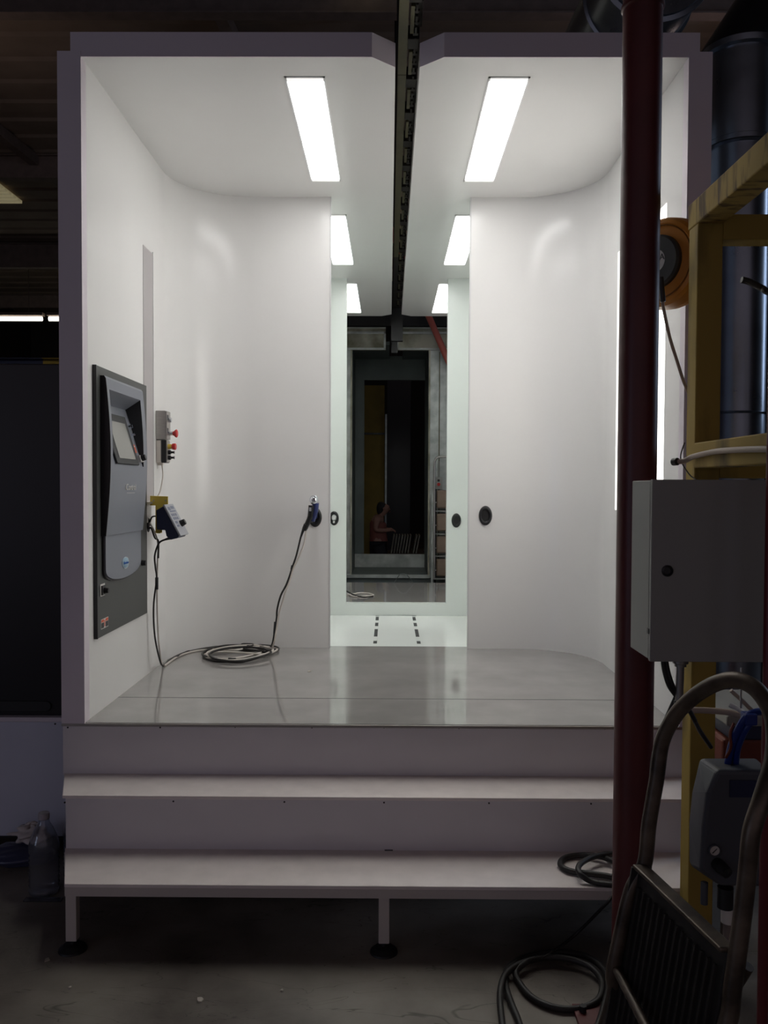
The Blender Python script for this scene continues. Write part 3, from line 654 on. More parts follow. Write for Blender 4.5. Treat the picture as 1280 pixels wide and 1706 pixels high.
MB().tube([fl(446, 1079, .022), fl(425, 1075, .022), fl(385, 1077, .024), fl(352, 1084, .024), fl(346, 1092, .022), fl(375, 1100, .014), fl(415, 1097, .018), fl(446, 1088, .022), fl(455, 1082, .024), fl(446, 1079, .022)], .0056, 8).build('floor_line', 'cable_grey', hs_)
MB().tube([fl(440, 1081, .026), fl(410, 1078, .028), fl(372, 1081, .028), fl(350, 1089, .028), fl(358, 1097, .022), fl(392, 1102, .018), fl(430, 1095, .024), fl(452, 1087, .028), fl(440, 1081, .026)], .0058, 8).build('floor_line', 'cable', hs_)
MB().cyl(fl(376, 1098, .01), fl(393, 1098.5, .01), .008, n=12).build('hose_wrap', 'black', hs_)
tag(MB().hexa([fl(513, 1117, 0), fl(519, 1117, 0), fl(517, 1119, 0), fl(512, 1120, 0)], [fl(513, 1117, .004), fl(519, 1117, .002), fl(517, 1119, .003), fl(512, 1120, .001)]).build('paper_scrap', 'litter'), 'tiny white scrap on the grey platform', 'litter')

# ------------------------------------------------------------ dark red pipe column
rp = thing('pipe_column', (.70, 2.40, 0), 'thick dark red steel pipe column rising from the shop floor', 'pipe')
pxc = .7*(aY(1038, 300, 2.40).x+aY(1102, 300, 2.40).x)/2/.7
pc = (aY(1035, 400, 2.40).x+aY(1098, 400, 2.40).x)/2
MB().cyl((pc, 2.40, .012), (pc, 2.40, 6.2), .0534, n=40).build('pipe', 'redpipe', rp)
MB().lathe([(.0534, 0), (.058, .004), (.058, .012), (.0534, .016)], (pc, 2.40, 2.86), (0, 0, 1), 40).build('weld_bead', 'redpipe', rp)
bpz = MB().box(pc-.14, pc+.14, 2.24, 2.52, 0, .012).build('base_plate', 'redpipe', rp, .002)
for dx in (-.115, .115):
    for dy in (-.12, .08): MB().cyl((pc+dx, 2.40+dy, .012), (pc+dx, 2.40+dy, .03), .011, n=6).build('anchor_bolt', 'dark', bpz)
# thin red pole at the right edge
tag(MB().cyl((.845, 1.9, 0), (.845, 1.9, 6.2), .012, n=20).build('pole', 'pole'), 'thin red pole at the right edge of the picture', 'pole')

# ------------------------------------------------------------ yellow frame
yf = thing('steel_frame', (1.2, 2.4, 0), 'scuffed yellow square-tube steel frame standing right of the booth', 'frame')
Y0 = 2.66; px1 = aY(1157, 800, Y0).x; s = .078
top = aY(1150, 372, Y0).z; mid = aY(1150, 738, Y0).z
MB().box(px1, px1+s, Y0, Y0+s, 0, top+.03).build('post', 'yframe', yf, .004)
MB().box(px1+1.0, px1+1.0+s, Y0, Y0+s, 0, top+.03).build('post', 'yframe', yf, .004)
MB().box(px1, px1+s, 1.55-s, 1.55, 0, top+.03).build('post', 'yframe', yf, .004)
MB().box(px1-.004, px1+s, 1.2, Y0+s, top, top+s).build('beam', 'ybeam', yf, .004)
zx = aY(1200, 399, Y0).z
MB().box(px1+s, px1+1.0, Y0, Y0+s, zx, zx+s).build('beam', 'yframe', yf, .004)
MB().box(px1-.003, px1+s, 1.2, Y0, mid-s, mid).build('beam', 'yframe', yf, .004)
MB().box(px1+s, px1+1.0, Y0, Y0+s, mid-s-.03, mid-.03).build('beam', 'yframe', yf, .004)
MB().box(px1-.03, px1+s+.03, Y0-.03, Y0+s+.03, 0, .01).build('foot_plate', 'yframe', yf)
# beige cable along the mid beam
bc = thing('cable', (px1-.02, 2.4, mid-.08), 'beige cable strapped along the middle yellow beam', 'cable')
MB().tube([aX(1126, 769, px1-.050), aX(1140, 768, px1-.03), aX(1158, 760, px1-.012), aX(1195, 752, px1-.012), aX(1240, 749, px1-.012), aX(1285, 748, px1-.012)], .0085, 10).build('cable_jacket', 'beige', bc)
MB().tube([aX(1129, 769, px1-.048), aX(1122, 769.5, px1-.056)], .012, 12, sub=0).build('cable_plug', 'cable', bc)
cq = aX(1147, 764, px1-.012)
MB().tube([cq+Vector((-.012, 0, .05)), cq+Vector((-.02, .01, .0)), cq+Vector((-.006, -.03, -.05)), cq+Vector((.004, -.08, -.07))], .002, 6).build('cable_tie', 'cable', bc)

# cord reel
c0 = aY(1100, 437, 2.90)
rl = thing('cord_reel', tuple(c0-Vector((0, 0, .15))), 'orange cord reel with dark hub mounted on the yellow post', 'reel')
ax = Vector((-.80, -.60, -.02)).normalized()
MB().lathe([(0, -.11), (.10, -.11), (.146, -.085), (.152, -.05), (.146, -.012), (.138, 0), (.127, .004), (.122, .0), (.085, .004), (0, .004)], c0, ax, 56).build('reel_housing', 'reel', rl)
MB().lathe([(.118, .003), (.120, .006), (.123, .003)], c0, ax, 56).build('groove_ring', 'cabledrum_line', rl)
hb = MB().lathe([(.087, .0), (.087, .018), (.080, .026), (0, .026)], c0, ax, 48).build('hub', 'reelhub', rl)
MB().lathe([(.038, .027), (0, .027)], c0, ax, 32).build('hub_label', 'label_white', hb)
xh = Vector((0, 0, 1)).cross(ax).normalized()
text('hub_lettering', 'RECA', 'black', rl, c0+ax*.0278+Vector((0, 0, .008)), xh, (0, 0, 1), .030)
MB().box(px1+.03, px1+.07, 2.738, 2.80, c0.z-.05, c0.z+.05).build('reel_mount', 'reelhub', rl)
MB().tube([aY(1103, 472, 2.80), aY(1104, 500, 2.80), aY(1108, 525, 2.80), aY(1117, 565, 2.80), aY(1128, 600, 2.80), aY(1140, 637, 2.80), aY(1156, 672, 2.80)], .0055, 8).build('cord', 'beige', rl)
MB().cyl(aY(1101, 462, 2.80), aY(1105, 503, 2.80), .009, n=14).build('cord_sleeve', 'cable', rl)

# ------------------------------------------------------------ grey electrical cabinet
ca, cb = 2.02, 2.19
k0 = aY(1086, 950, ca).x; k1 = .975; kt = aY(1150, 800.5, ca).z; kb = aY(1150, 1101, ca).z
ec = thing('electrical_cabinet', ((k0+k1)/2, ca, kb), 'grey metal electrical cabinet hung on the yellow frame', 'cabinet')
MB().box(k0, k1, ca+.018, cb, kb, kt).build('enclosure', 'cabgrey', ec, .003)
dr = MB().box(k0-.002, k1, ca-.004, ca+.012, kb-.002, kt+.002).build('door', 'cabgrey', ec, .002)
MB().box(k0+.004, k1-.004, ca+.012, ca+.018, kb+.004, kt-.004).build('gasket', 'dark', dr)
lk = aY(1112, 951, ca-.004)
MB().lathe([(.0135, 0), (.0135, .003), (.009, .005), (.008, .001), (0, .001)], (lk.x, ca-.004, lk.z), (0, -1, 0), 28).build('lock', 'black', dr)
MB().box(k0-.004, k0+.002, ca+.006, ca+.017, aY(1084, 1057, ca).z, aY(1084, 1048, ca).z).build('hinge', 'black', ec)
# conduit and glands under it
q = aY(1134, 1103, 2.10)
MB().lathe([(.016, 0), (.016, -.008), (.019, -.01), (.019, -.022), (.014, -.024), (.014, -.03)], (q.x, 2.10, kb+.0), (0, 0, 1), 20).build('conduit_fitting', 'conduit', ec)
MB().cyl((q.x, 2.10, kb-.025), (q.x-.002, 2.10, kb-.125), .0095, n=16).build('conduit', 'conduit', ec)
MB().cyl((q.x-.002, 2.10, kb-.115), (q.x-.004, 2.10, kb-.16), .0125, r2=.009, n=16).build('plug', 'black', ec)
MB().box(q.x-.05, q.x-.022, 2.09, 2.12, kb-.012, kb).build('gland', 'dark', ec)
cc = thing('cable_loop', (q.x-.06, 2.15, .4), 'black cables looping down from under the grey cabinet', 'cable')
MB().tube([aY(1105, 1101, 2.10), aY(1108, 1120, 2.10), aY(1115, 1142, 2.10), aY(1126, 1158, 2.11), aY(1136, 1172, 2.13), aY(1150, 1185, 2.2), aY(1165, 1215, 2.3), aY(1185, 1245, 2.35)], .0060, 8).build('cable_run', 'cable', cc)
MB().tube([aY(1110, 1101, 2.10), aY(1113, 1118, 2.10), aY(1120, 1140, 2.10), aY(1130, 1158, 2.11), aY(1142, 1172, 2.14), aY(1158, 1200, 2.2)], .0060, 8).build('cable_run', 'cable', cc)
MB().tube([aY(1132, 1150, 2.12), aY(1124, 1168, 2.12), aY(1112, 1195, 2.12), aY(1100, 1225, 2.13), aY(1089, 1262, 2.14), aY(1086, 1300, 2.15), aY(1084, 1400, 2.16), aY(1080, 1500, 2.17)], .0062, 10).build('cable_run', 'cable', cc)

# ------------------------------------------------------------ hand truck
ht = thing('hand_truck', (.35, 1.45, 0), 'worn steel hand truck with black ribbed plate and looped handle', 'hand truck')
yn, yfar = 1.30, 1.60
tr_ = .0140
path = [Vector((.27, yfar+.02, .10)), aY(1010, 1706, yfar+.01), aY(1022, 1620, yfar), aY(1034, 1560, yfar), aY(1052, 1485, yfar), aY(1074, 1440, yfar), aY(1082, 1370, yfar), aY(1094, 1300, yfar), aY(1104, 1235, yfar),
        aY(1127, 1190, 1.575), aY(1160, 1158, 1.535), aY(1195, 1138, 1.49), aY(1228, 1133, 1.45), aY(1262, 1150, 1.41), aY(1288, 1195, 1.37), aY(1290, 1260, 1.335), aY(1272, 1325, 1.31), aY(1253, 1385, yn), aY(1246, 1450, yn), aY(1238, 1520, yn), aY(1222, 1640, yn), aY(1208, 1720, yn), Vector((.46, yn, .55)), Vector((.36, yn, .10))]
MB().tube(path, tr_, 16, sub=10).build('tube_frame', 'truck', ht)
# ribbed plate
p_tl, p_tr = aY(1064, 1446, yfar-.01), aY(1212, 1588, yn+.01)
dnv = Vector((-.055, 0, -.36))
out = Vector((.012, 0, -.002))
q0 = [p_tl, p_tr, p_tr+dnv, p_tl+dnv]
pl = MB().hexa(q0, [v+out for v in q0]).build('plate', 'truckplate', ht, .003)
U = p_tr-p_tl
for i in range(1, 15):
    a0 = p_tl+U*(i/15-.010)+dnv*.08; a1 = p_tl+U*(i/15+.010)+dnv*.08
    dd2 = dnv*.84; o3 = Vector((-.005, 0, 0))
    MB().hexa([a0, a1, a1+dd2, a0+dd2], [a0+o3, a1+o3, a1+dd2+o3, a0+dd2+o3]).build('rib', 'truckplate', pl)
# rolled rim of plate
MB().hexa([p_tl+Vector((-.012, 0, .0)), p_tr+Vector((-.012, 0, 0)), p_tr+Vector((.016, 0, .0)), p_tl+Vector((.016, 0, 0))],
          [p_tl+Vector((-.012, 0, .008)), p_tr+Vector((-.012, 0, .008)), p_tr+Vector((.016, 0, .008)), p_tl+Vector((.016, 0, .008))]).build('plate_rim', 'truck', ht, .003)
MB().hexa([p_tl+Vector((-.012, 0, .0)), p_tl+Vector((.014, 0, 0)), p_tl+Vector((.014, .006, 0)), p_tl+Vector((-.012, .006, 0))],
          [p_tl+dnv+Vector((-.012, 0, .0)), p_tl+dnv+Vector((.014, 0, 0)), p_tl+dnv+Vector((.014, .006, 0)), p_tl+dnv+Vector((-.012, .006, 0))]).build('plate_rim', 'truckplate', ht)
ba = aY(1026, 1612, yfar-.005); bb = Vector((ba.x+.012, yn, ba.z-.01))
MB().cyl(ba, bb, .0085, n=16).build('cross_bar', 'truck', ht)
MB().tube([aY(1247, 1610, yn), aY(1222, 1650, yn+.02), aY(1196, 1690, yn+.04), aY(1183, 1735, yn+.05), aY(1176, 1800, yn+.06), Vector((.44, yn+.06, .45)), Vector((.37, yn+.06, .18))], .009, 12).build('brace', 'truck', ht)
for yy in (yfar+.06, yn-.06):
    w_ = MB().lathe([(.02, -.022), (.075, -.022), (.10, -.016), (.104, 0), (.10, .016), (.075, .022), (.02, .022)], (.30, yy, .104), (0, 1, 0), 32).build('wheel', 'dark', ht)
    MB().cyl((.30, yy-.025, .104), (.30, yy+.025, .104), .022, n=16).build('wheel_hub', 'steel', w_)
MB().cyl((.30, yn-.08, .104), (.30, yfar+.08, .104), .009, n=14).build('axle', 'steel', ht)
MB().box(.05, .27, yn-.02, yfar+.02, .012, .020).build('toe_plate', 'truck', ht)

# ------------------------------------------------------------ pump unit behind hand truck
pu = thing('air_pump', (1.0, 2.35, .65), 'dim grey-blue tapered pump housing with round gauge beside the yellow post', 'pump')
def q4(l, Y): return [aY(x, y, Y) for x, y in l]
fr = q4([(1196, 1283), (1285, 1283), (1295, 1400), (1285, 1478), (1200, 1476), (1166, 1450), (1172, 1370), (1178, 1320)], 2.28)
bk = q4([(1165, 1262), (1262, 1262), (1276, 1380), (1262, 1462), (1180, 1462), (1148, 1440), (1147, 1370), (1152, 1320)], 2.42)
n = len(fr)
MB().add(fr+bk, [list(range(n)), list(range(n, 2*n))[::-1]]+[[i, (i+1) % n, n+(i+1) % n, n+i] for i in range(n)]).build('housing', 'pump', pu, .012, 3)
l0, l1 = aY(1216, 1328, 2.278), aY(1268, 1300, 2.278)
MB().box(l0.x, l1.x, 2.276, 2.281, l0.z, l1.z).build('blue_label', 'navy', pu)
gq = aY(1191, 1417, 2.275)
gg = MB().lathe([(.0165, -.01), (.0165, .006), (.014, .008), (.0135, .004), (0, .004)], (gq.x, 2.278, gq.z), (0, -1, 0), 28).build('gauge', 'pump', pu)
MB().lathe([(.013, .0045), (0, .0045)], (gq.x, 2.278, gq.z), (0, -1, 0), 28).build('gauge_face', 'cable_grey', gg)
MB().hexa([(gq.x-.007, 2.272, gq.z-.006), (gq.x-.005, 2.272, gq.z-.007), (gq.x+.006, 2.272, gq.z+.005), (gq.x+.005, 2.272, gq.z+.006)], [(gq.x-.007, 2.2735, gq.z-.006), (gq.x-.005, 2.2735, gq.z-.007), (gq.x+.006, 2.2735, gq.z+.005), (gq.x+.005, 2.2735, gq.z+.006)]).build('needle', 'black', gg)
kq = aY(1196, 1440, 2.275)
MB().lathe([(.017, 0), (.018, .02), (.015, .045), (0, .047)], (kq.x, 2.285, kq.z), (.35, -1, -.25), 20).build('knob', 'black', pu)
# fittings hanging below
for (x0, x1, y0_, y1_, mt, nm) in ((1168, 1180, 1470, 1506, 'pump', 'drain_bowl'), (1196, 1222, 1478, 1512, 'black', 'regulator'), (1202, 1226, 1512, 1536, 'cable_grey', 'filter_bowl')):
    A1 = aY((x0+x1)/2, y0_, 2.33); B1 = aY((x0+x1)/2, y1_, 2.33)
    MB().cyl(A1, (A1.x, 2.33, B1.z), abs(aY(x1, y0_, 2.33).x-aY(x0, y0_, 2.33).x)/2, n=18).build(nm, mt, pu)
MB().cyl(aY(1214, 1530, 2.33), (aY(1214, 1530, 2.33).x, 2.33, 0), .014, n=16).build('stand_pipe', 'beam', pu)
MB().box(.93, 1.22, 2.28, 2.40, 0, .02).build('stand_base', 'beam', pu)
MB().cyl(aY(1218, 1255, 2.36), aY(1213, 1278, 2.36), .012, n=14).build('top_fitting', 'steel', pu)
# tubes and wires above
tb = thing('tubing', (1.0, 2.3, .9), 'tangle of blue and grey air tubing rising from the pump', 'tubing')
MB().tube([aY(1213, 1272, 2.35), aY(1220, 1240, 2.33), aY(1236, 1205, 2.30), aY(1250, 1190, 2.30), aY(1275, 1186, 2.32), aY(1320, 1196, 2.36)], .010, 10).build('blue_tube', 'bluehose', tb)
MB().tube([aY(1226, 1275, 2.35), aY(1230, 1245, 2.33), aY(1243, 1215, 2.30), aY(1255, 1200, 2.30)], .009, 10).build('blue_tube', 'bluehose', tb)
MB().box(aY(1238, 1205, 2.3).x, aY(1258, 1205, 2.3).x, 2.28, 2.32, aY(1240, 1206, 2.3).z, aY(1240, 1187, 2.3).z).build('manifold', 'bluehose', tb, .004)
MB().tube([aY(1150, 1183, 2.42), aY(1185, 1184, 2.42), aY(1220, 1188, 2.40), aY(1245, 1196, 2.38)], .009, 8).build('grey_tube', 'beige', tb)
MB().tube([aY(1216, 1174, 2.35), aY(1228, 1180, 2.34), aY(1243, 1190, 2.32)], .007, 8).build('white_tube', 'label_white', tb)
MB().tube([aY(1218, 1150, 2.45), aY(1238, 1168, 2.45), aY(1258, 1186, 2.45), aY(1290, 1196, 2.5)], .006, 8).build('tan_tube', 'beige', tb)
MB().tube([aY(1210, 1262, 2.34), aY(1218, 1245, 2.32), aY(1217, 1222, 2.32), aY(1223, 1205, 2.33)], .004, 8).build('orange_wire', 'orangeplastic', tb)
MB().tube([aY(1236, 1112, 2.3), aY(1235, 1140, 2.3), aY(1235, 1180, 2.3)], .0028, 8).build('steel_rod', 'chrome', tb)
# orange and dark blue bin behind
ob = thing('storage_bin', (1.35, 2.75, .7), 'dim orange bin with a grey lid on a stand right of the yellow post', 'bin')
z0, z1 = aY(1250, 1262, 2.75).z, aY(1250, 1232, 2.75).z
x0 = aY(1205, 1240, 2.75).x
MB().box(x0, x0+.5, 2.75, 3.05, z0-.22, z1).build('bin_body', 'orangeplastic', ob, .01)
MB().box(x0+.02, x0+.5, 2.74, 3.06, z1, z1+.05).build('bin_band', 'navy', ob, .006)
MB().box(x0-.0, x0+.52, 2.72, 3.08, z1+.05, z1+.085).build('lid', 'cabgrey', ob, .006)
for (xx, yy) in ((x0+.02, 2.77), (x0+.46, 2.77), (x0+.02, 3.0), (x0+.46, 3.0)): MB().box(xx, xx+.03, yy, yy+.03, 0, z0-.22).build('leg', 'beam', ob)
# red object low right
rb = MB().cyl((1.235, 2.45, 0), (1.235, 2.45, .42), .085, n=32).build('red_cylinder', 'pole'); rb.name = 'gas_cylinder'
rb.data.name = 'gas_cylinder'
M['bottle_red'] = M['pole']
tag(rb, 'short dark red cylinder on the floor behind the hand truck tube', 'cylinder')

# ------------------------------------------------------------ ducts
def ringed(mb, p0, p1, r, n, rr=.006):
    p0, p1 = Vector(p0), Vector(p1)
    for i in range(n):
        t = (i+.5)/n; c = p0.lerp(p1, t); d = (p1-p0).normalized()
        mb.lathe([(r-.001, -.010), (r+rr, -.004), (r+rr, .004), (r-.001, .010)], c, d, 40)
    return mb
DY = 3.95
dcx = (aY(1199, 600, DY).x+aY(1268, 600, DY).x)/2 - .02
vd = thing('vertical_duct', (dcx, DY, 0), 'shiny galvanised vertical duct standing right of the booth behind the yellow frame', 'duct')
rd = .146
zrim = aY(1230, 86, DY).z
MB().cyl((dcx, DY, .0), (dcx, DY, aY(1230, 248, DY).z), rd*.88, n=48).build('lower_pipe', 'duct', vd)
MB().cyl((dcx, DY, aY(1230, 248, DY).z), (dcx, DY, zrim), rd, n=48).build('upper_pipe', 'duct', vd)
MB().lathe([(rd, -.03), (rd+.024, -.026), (rd+.026, .0), (rd, .006)], (dcx, DY, zrim), (0, 0, 1), 48).build('rim_flange', 'duct', vd)
for yy in (240, 250, 396, 690): 
    zz = aY(1230, yy, DY).z
    MB().lathe([(rd*.88, -.006), (rd*1.02, 0), (rd*.88, .006)], (dcx, DY, zz), (0, 0, 1), 48).build('seam_ring', 'duct', vd)
od = thing('overhead_duct', (1.2, 4.6, 3.6), 'large round galvanised duct passing above the booth roof', 'duct')
ec_ = aY(1072, -20, 4.5)
MB().tube([ec_+Vector((0, -.25, 0)), ec_, ec_+Vector((0, .8, .05)), ec_+Vector((.1, 2.5, .4))], .275, 40, sub=6).build('duct_pipe', 'duct', od)
MB().lathe([(.275, -.02), (.297, -.012), (.297, .0), (.275, .01)], ec_+Vector((0, -.22, 0)), (0, 1, 0), 48).build('end_ring', 'duct', od)
MB().lathe([(.275, -.02), (.290, -.012), (.290, .0), (.275, .01)], ec_+Vector((0, .1, 0)), (0, 1, 0), 48).build('end_ring', 'duct', od)
MB().lathe([(0, 0), (.27, 0)], ec_+Vector((0, -.24, 0)), (0, 1, 0), 40).build('end_cap', 'duct', od)
MB().box(ec_.x-.3, ec_.x+.3, ec_.y+.05, ec_.y+.08, ec_.z+.28, ec_.z+.31).build('hanger_bar', 'beam', od)
for dx in (-.28, .28): MB().tube([ec_+Vector((dx, .06, .3)), ec_+Vector((dx, .06, 6.2-ec_.z))], .008, 6, sub=0).build('hanger_rod', 'beam', od)
dd_ = thing('sloping_duct', (1.7, 5.2, 3.4), 'dark sloping duct between the overhead duct and the vertical duct', 'duct')
a_, b_ = aY(1150, 50, 5.0), aY(1255, -60, 5.0)
MB().cyl(a_+Vector((.12, 0, -.35)), b_+Vector((.30, 0, .1)), .17, n=36).build('duct_pipe', 'cabblack', dd_)
MB().box(a_.x+.10, a_.x+.14, 4.98, 5.02, 0, a_.z-.3).build('strut', 'beam', dd_)
# bluish sheet-metal machine further back on the right, glimpsed between duct and frame
rm = thing('dust_collector', (2.6, 5.6, 0), 'dark sheet-metal collector cabinet behind the ducts at right', 'machine')
MB().box(1.75, 3.4, 5.2, 6.6, .3, 3.0).build('body', 'cabblack', rm, .01)
for (x, y) in ((1.8, 5.25), (3.3, 5.25), (1.8, 6.5), (3.3, 6.5)): MB().box(x, x+.06, y, y+.06, 0, .3).build('leg', 'beam', rm)
# small black hose stub in front of the duct
tag(MB().tube([aY(1236, 466, 2.9), aY(1250, 470, 2.9), aY(1270, 480, 2.88), aY(1300, 492, 2.85), Vector((1.6, 2.8, 2.1)), Vector((1.98, 2.72, 2.0))], .011, 12).build('hose_stub', 'hose'), 'short black hose end poking out before the shiny duct', 'hose')

# ------------------------------------------------------------ black hoses
hz = thing('coiled_hose', tuple(aH(985, 1450, .23)), 'thick black hose coiled on the right end of the lower tread', 'hose')
def tz(x, y, l=.012): return aH(x, y, .23+l)
MB().tube([tz(1060, 1472), tz(1020, 1461, .012), tz(985, 1456, .012), tz(950, 1451), tz(934, 1441), tz(940, 1430), tz(965, 1425), tz(1000, 1427, .02), tz(1020, 1434, .024), tz(1050, 1445, .02), tz(1065, 1452)], .0098, 12).build('hose_loop', 'hose', hz)
MB().tube([tz(1055, 1424, .012), tz(1015, 1423, .03), tz(985, 1429, .034), tz(966, 1441, .034), tz(966, 1455, .03), tz(985, 1468, .012), tz(1015, 1474, .012), tz(1060, 1476)], .0098, 12).build('hose_loop', 'hose', hz)
hz = thing('coiled_hose', tuple(aH(930, 1640, 0)), 'thick black hose coiled on the shop floor beside the red column', 'hose')
def gz(x, y, l=.012): return aH(x, y, l)
MB().tube([gz(878, 1760), gz(866, 1706), gz(848, 1660), gz(842, 1625), gz(856, 1605), gz(885, 1592), gz(930, 1586, .02), gz(975, 1593, .024), gz(1003, 1612, .03), gz(1014, 1640, .03), gz(1003, 1690, .03), gz(985, 1740, .03)], .0098, 12).build('hose_loop', 'hose', hz)
MB().tube([gz(845, 1760, .03), gz(837, 1706, .03), gz(834, 1650, .03), gz(850, 1615, .03), gz(900, 1596, .03), gz(950, 1598, .03), gz(985, 1612, .026), gz(1003, 1636, .02), gz(998, 1664, .02), gz(970, 1679, .012), gz(930, 1680, .012), gz(890, 1664, .012), gz(866, 1638, .014), gz(860, 1618, .02), gz(880, 1600, .04)], .0098, 12).build('hose_loop', 'hose', hz)
MB().tube([aH(1058, 1474, .245), aY(1022, 1494, 2.775), aY(1010, 1506, 2.765), gz(960, 1556, .05), gz(920, 1586, .04), gz(900, 1598, .03)], .005, 8).build('hose_link', 'hose', hz)

# ------------------------------------------------------------ left side objects
yl = 3.62
lc = thing('side_cabinet', (-1.95, yl+.3, 0), 'tall black cabinet on a pale blue-grey base left of the booth', 'cabinet')
zb = aY(50, 1194, yl).z; zt_ = aY(50, 605, yl).z
MB().box(-2.6, xl-.095, yl, yl+.7, .05, zb-.02).build('base_panel', 'cabbase', lc, .003)
MB().box(-2.6, xl-.095, yl-.012, yl+.7, zb-.02, zb).build('ledge', 'outer', lc, .003)
MB().box(-2.6, xl-.10, yl+.02, yl+.7, zb, zt_).build('upper_body', 'cabblack', lc, .004)
s0, s1 = aY(-60, 1167, yl+.02), aY(86, 1185, yl+.02)
rr_ = (s0.z-s1.z)/2; pts = [(s0.x, s0.z), (s0.x, s1.z)]+[(s1.x-rr_+rr_*math.cos(a), s1.z+rr_+rr_*math.sin(a)) for a in [(-PI/2+PI*i/12) for i in range(13)]]
MB().prism(pts, 'y', yl+.012, yl+.02).build('slot_handle', 'dark', lc, .002)
p = aY(92, 1206, yl); MB().cyl((p.x, yl+.001, p.z), (p.x, yl-.0015, p.z), .004, n=10).build('screw', 'bezel', lc)
MB().box(-2.5, xl-.2, yl+.1, yl+.6, 0, .05).build('plinth', 'blackpaint', lc)

def jug(x, y, label, first=None):
    t = thing('water_jug', (x, y, 0), label, 'bottle', 'clear jugs beside the steps')
    prof = [(0, .004), (.048, .0), (.056, .008)]
    for i in range(8):
        z = .02+i*.018; prof += [(.0565, z), (.0510, z+.009)]
    prof += [(.0565, .165), (.0565, .185), (.050, .21), (.034, .25), (.021, .272), (.019, .285), (.019, .29)]
    inner = [(max(r-.0012, 0), h+.001) for r, h in prof][::-1]
    MB().lathe(prof+inner, (x, y, 0), (0, 0, 1), 36, hard=False).build('bottle', 'clear', t)
    MB().lathe([(0, .308), (.019, .308), (.021, .304), (.021, .286), (.0195, .284)], (x, y, 0), (0, 0, 1), 24).build('cap', 'capgrey', t)
    return t
j = aH(74, 1487, 0)
jg = jug(j.x, j.y, 'clear ribbed plastic jug standing in front on the floor left of the steps')
copy_thing(jg, (.075, .15, 0), 'clear plastic jug mostly hidden behind the front jug')
tag(MB().box(j.x-.05, j.x+.09, j.y-.075, j.y-.045, 0, .004).build('plastic_wrap', 'clear'), 'scrap of clear plastic wrap on the floor at the foot of the jug', 'litter')
# rag: crumpled surface
def crumple(c, rx, ry, rz, amp, seed, n=18, mrows=12):
    rnd = random.Random(seed); mb = MB(); vs = []; fs = []
    ph = [(rnd.uniform(1, 6), rnd.uniform(1, 6), rnd.uniform(0, 6), rnd.uniform(.3, 1)) for _ in range(9)]
    for i in range(mrows+1):
        a = PI*i/mrows
        for j2 in range(n):
            b = 2*PI*j2/n
            d = 1+amp*sum(w*math.sin(p*a*1.7+q*b.real*round(q)/q+r_) for p, q, r_, w in ph)/4
            vs.append((c[0]+rx*d*math.sin(a)*math.cos(b), c[1]+ry*d*math.sin(a)*math.sin(b), c[2]+max(.0, rz*(1+d*math.cos(a)))*.98))
    for i in range(mrows):
        for j2 in range(n):
            fs.append([i*n+j2, i*n+(j2+1) % n, (i+1)*n+(j2+1) % n, (i+1)*n+j2])
    return mb.add(vs, fs, True)
rg = aH(30, 1462, 0)
r1 = crumple((rg.x-.01, 3.48, .085), .065, .04, .035, .55, 3, 40, 26).build('rag', 'rag'); tag(r1, 'crumpled white rag lying on the dark blue bag', 'rag')
r2 = crumple((rg.x-.04, 3.46, .0), .15, .08, .042, .12, 5, 36, 20).build('bag', 'bag'); tag(r2, 'dark blue plastic bag on the floor left of the jugs', 'bag')
# litter on the floor
for i, (px, py, sz, lb_) in enumerate([(333, 1666, .010, 'largest pale scrap on the concrete in front of the steps'), (470, 1651, .006, 'small pale scrap near the middle of the bare concrete'), (78, 1600, .008, 'curved pale paring on the concrete near the left foot'), (117, 1646, .005, 'tiny yellowish crumb on the concrete at lower left'), (330, 1478, .0, '')]):
    if not sz: continue
    p = aH(px, py, 0); rnd = random.Random(i); vs = [Vector((p.x+sz*math.cos(a)*rnd.uniform(.5, 1.3), p.y+sz*math.sin(a)*rnd.uniform(.7, 1.6), rnd.uniform(.002, .006))) for a in [2*PI*k2/7 for k2 in range(7)]]
    vb = [Vector((v.x, v.y, 0)) for v in vs]
    tag(MB().add(vs+vb, [list(range(7)), list(range(7, 14))[::-1]]+[[k2, (k2+1) % 7, 7+(k2+1) % 7, 7+k2] for k2 in range(7)]).build('litter', 'litter'), lb_, 'litter', 'scraps on the concrete')

# ------------------------------------------------------------ beyond the booth: washer tunnel
TY = 9.5
tn = thing('tunnel_entrance', (.05, TY, 0), 'galvanised sheet-metal tunnel with a tall dark doorway beyond the booth', 'tunnel')
zb0, zt0 = aY(650, 957, TY).z, aY(650, 583, TY).z
xA, xB = aY(587, 700, TY).x, aY(714, 700, TY).x
def hdr(x0, x1, nm):
    z0, z1 = aY(650, 583.5, TY).z, aY(650, 546, TY).z
    f_ = MB().box(x0, x1, TY-.005, TY+.04, z0, z1).build(nm, 'galvdirty', tn)
    MB().box(x0, x1, TY-.03, TY-.005, z0, z0+.022).box(x0, x1, TY-.03, TY-.005, z1-.07, z1-.048).box(x0, x1, TY-.03, TY-.005, z1-.01, z1).build('header_flange', 'galv', f_)
    return f_
h1 = hdr(-1.2, aY(643, 560, TY).x, 'header'); h2 = hdr(aY(661, 560, TY).x, 1.4, 'header')
xe = aY(643, 560, TY).x; MB().box(xe-.022, xe, TY-.03, TY-.005, zt0, aY(650, 553, TY).z).build('end_flange', 'galv', tn)
xe = aY(661, 560, TY).x; MB().box(xe, xe+.022, TY-.03, TY-.005, zt0, aY(650, 553, TY).z).build('end_flange', 'galv', tn)
MB().box(-1.2, xA, TY, TY+.04, .3, zt0).build('jamb_panel', 'galv', tn)
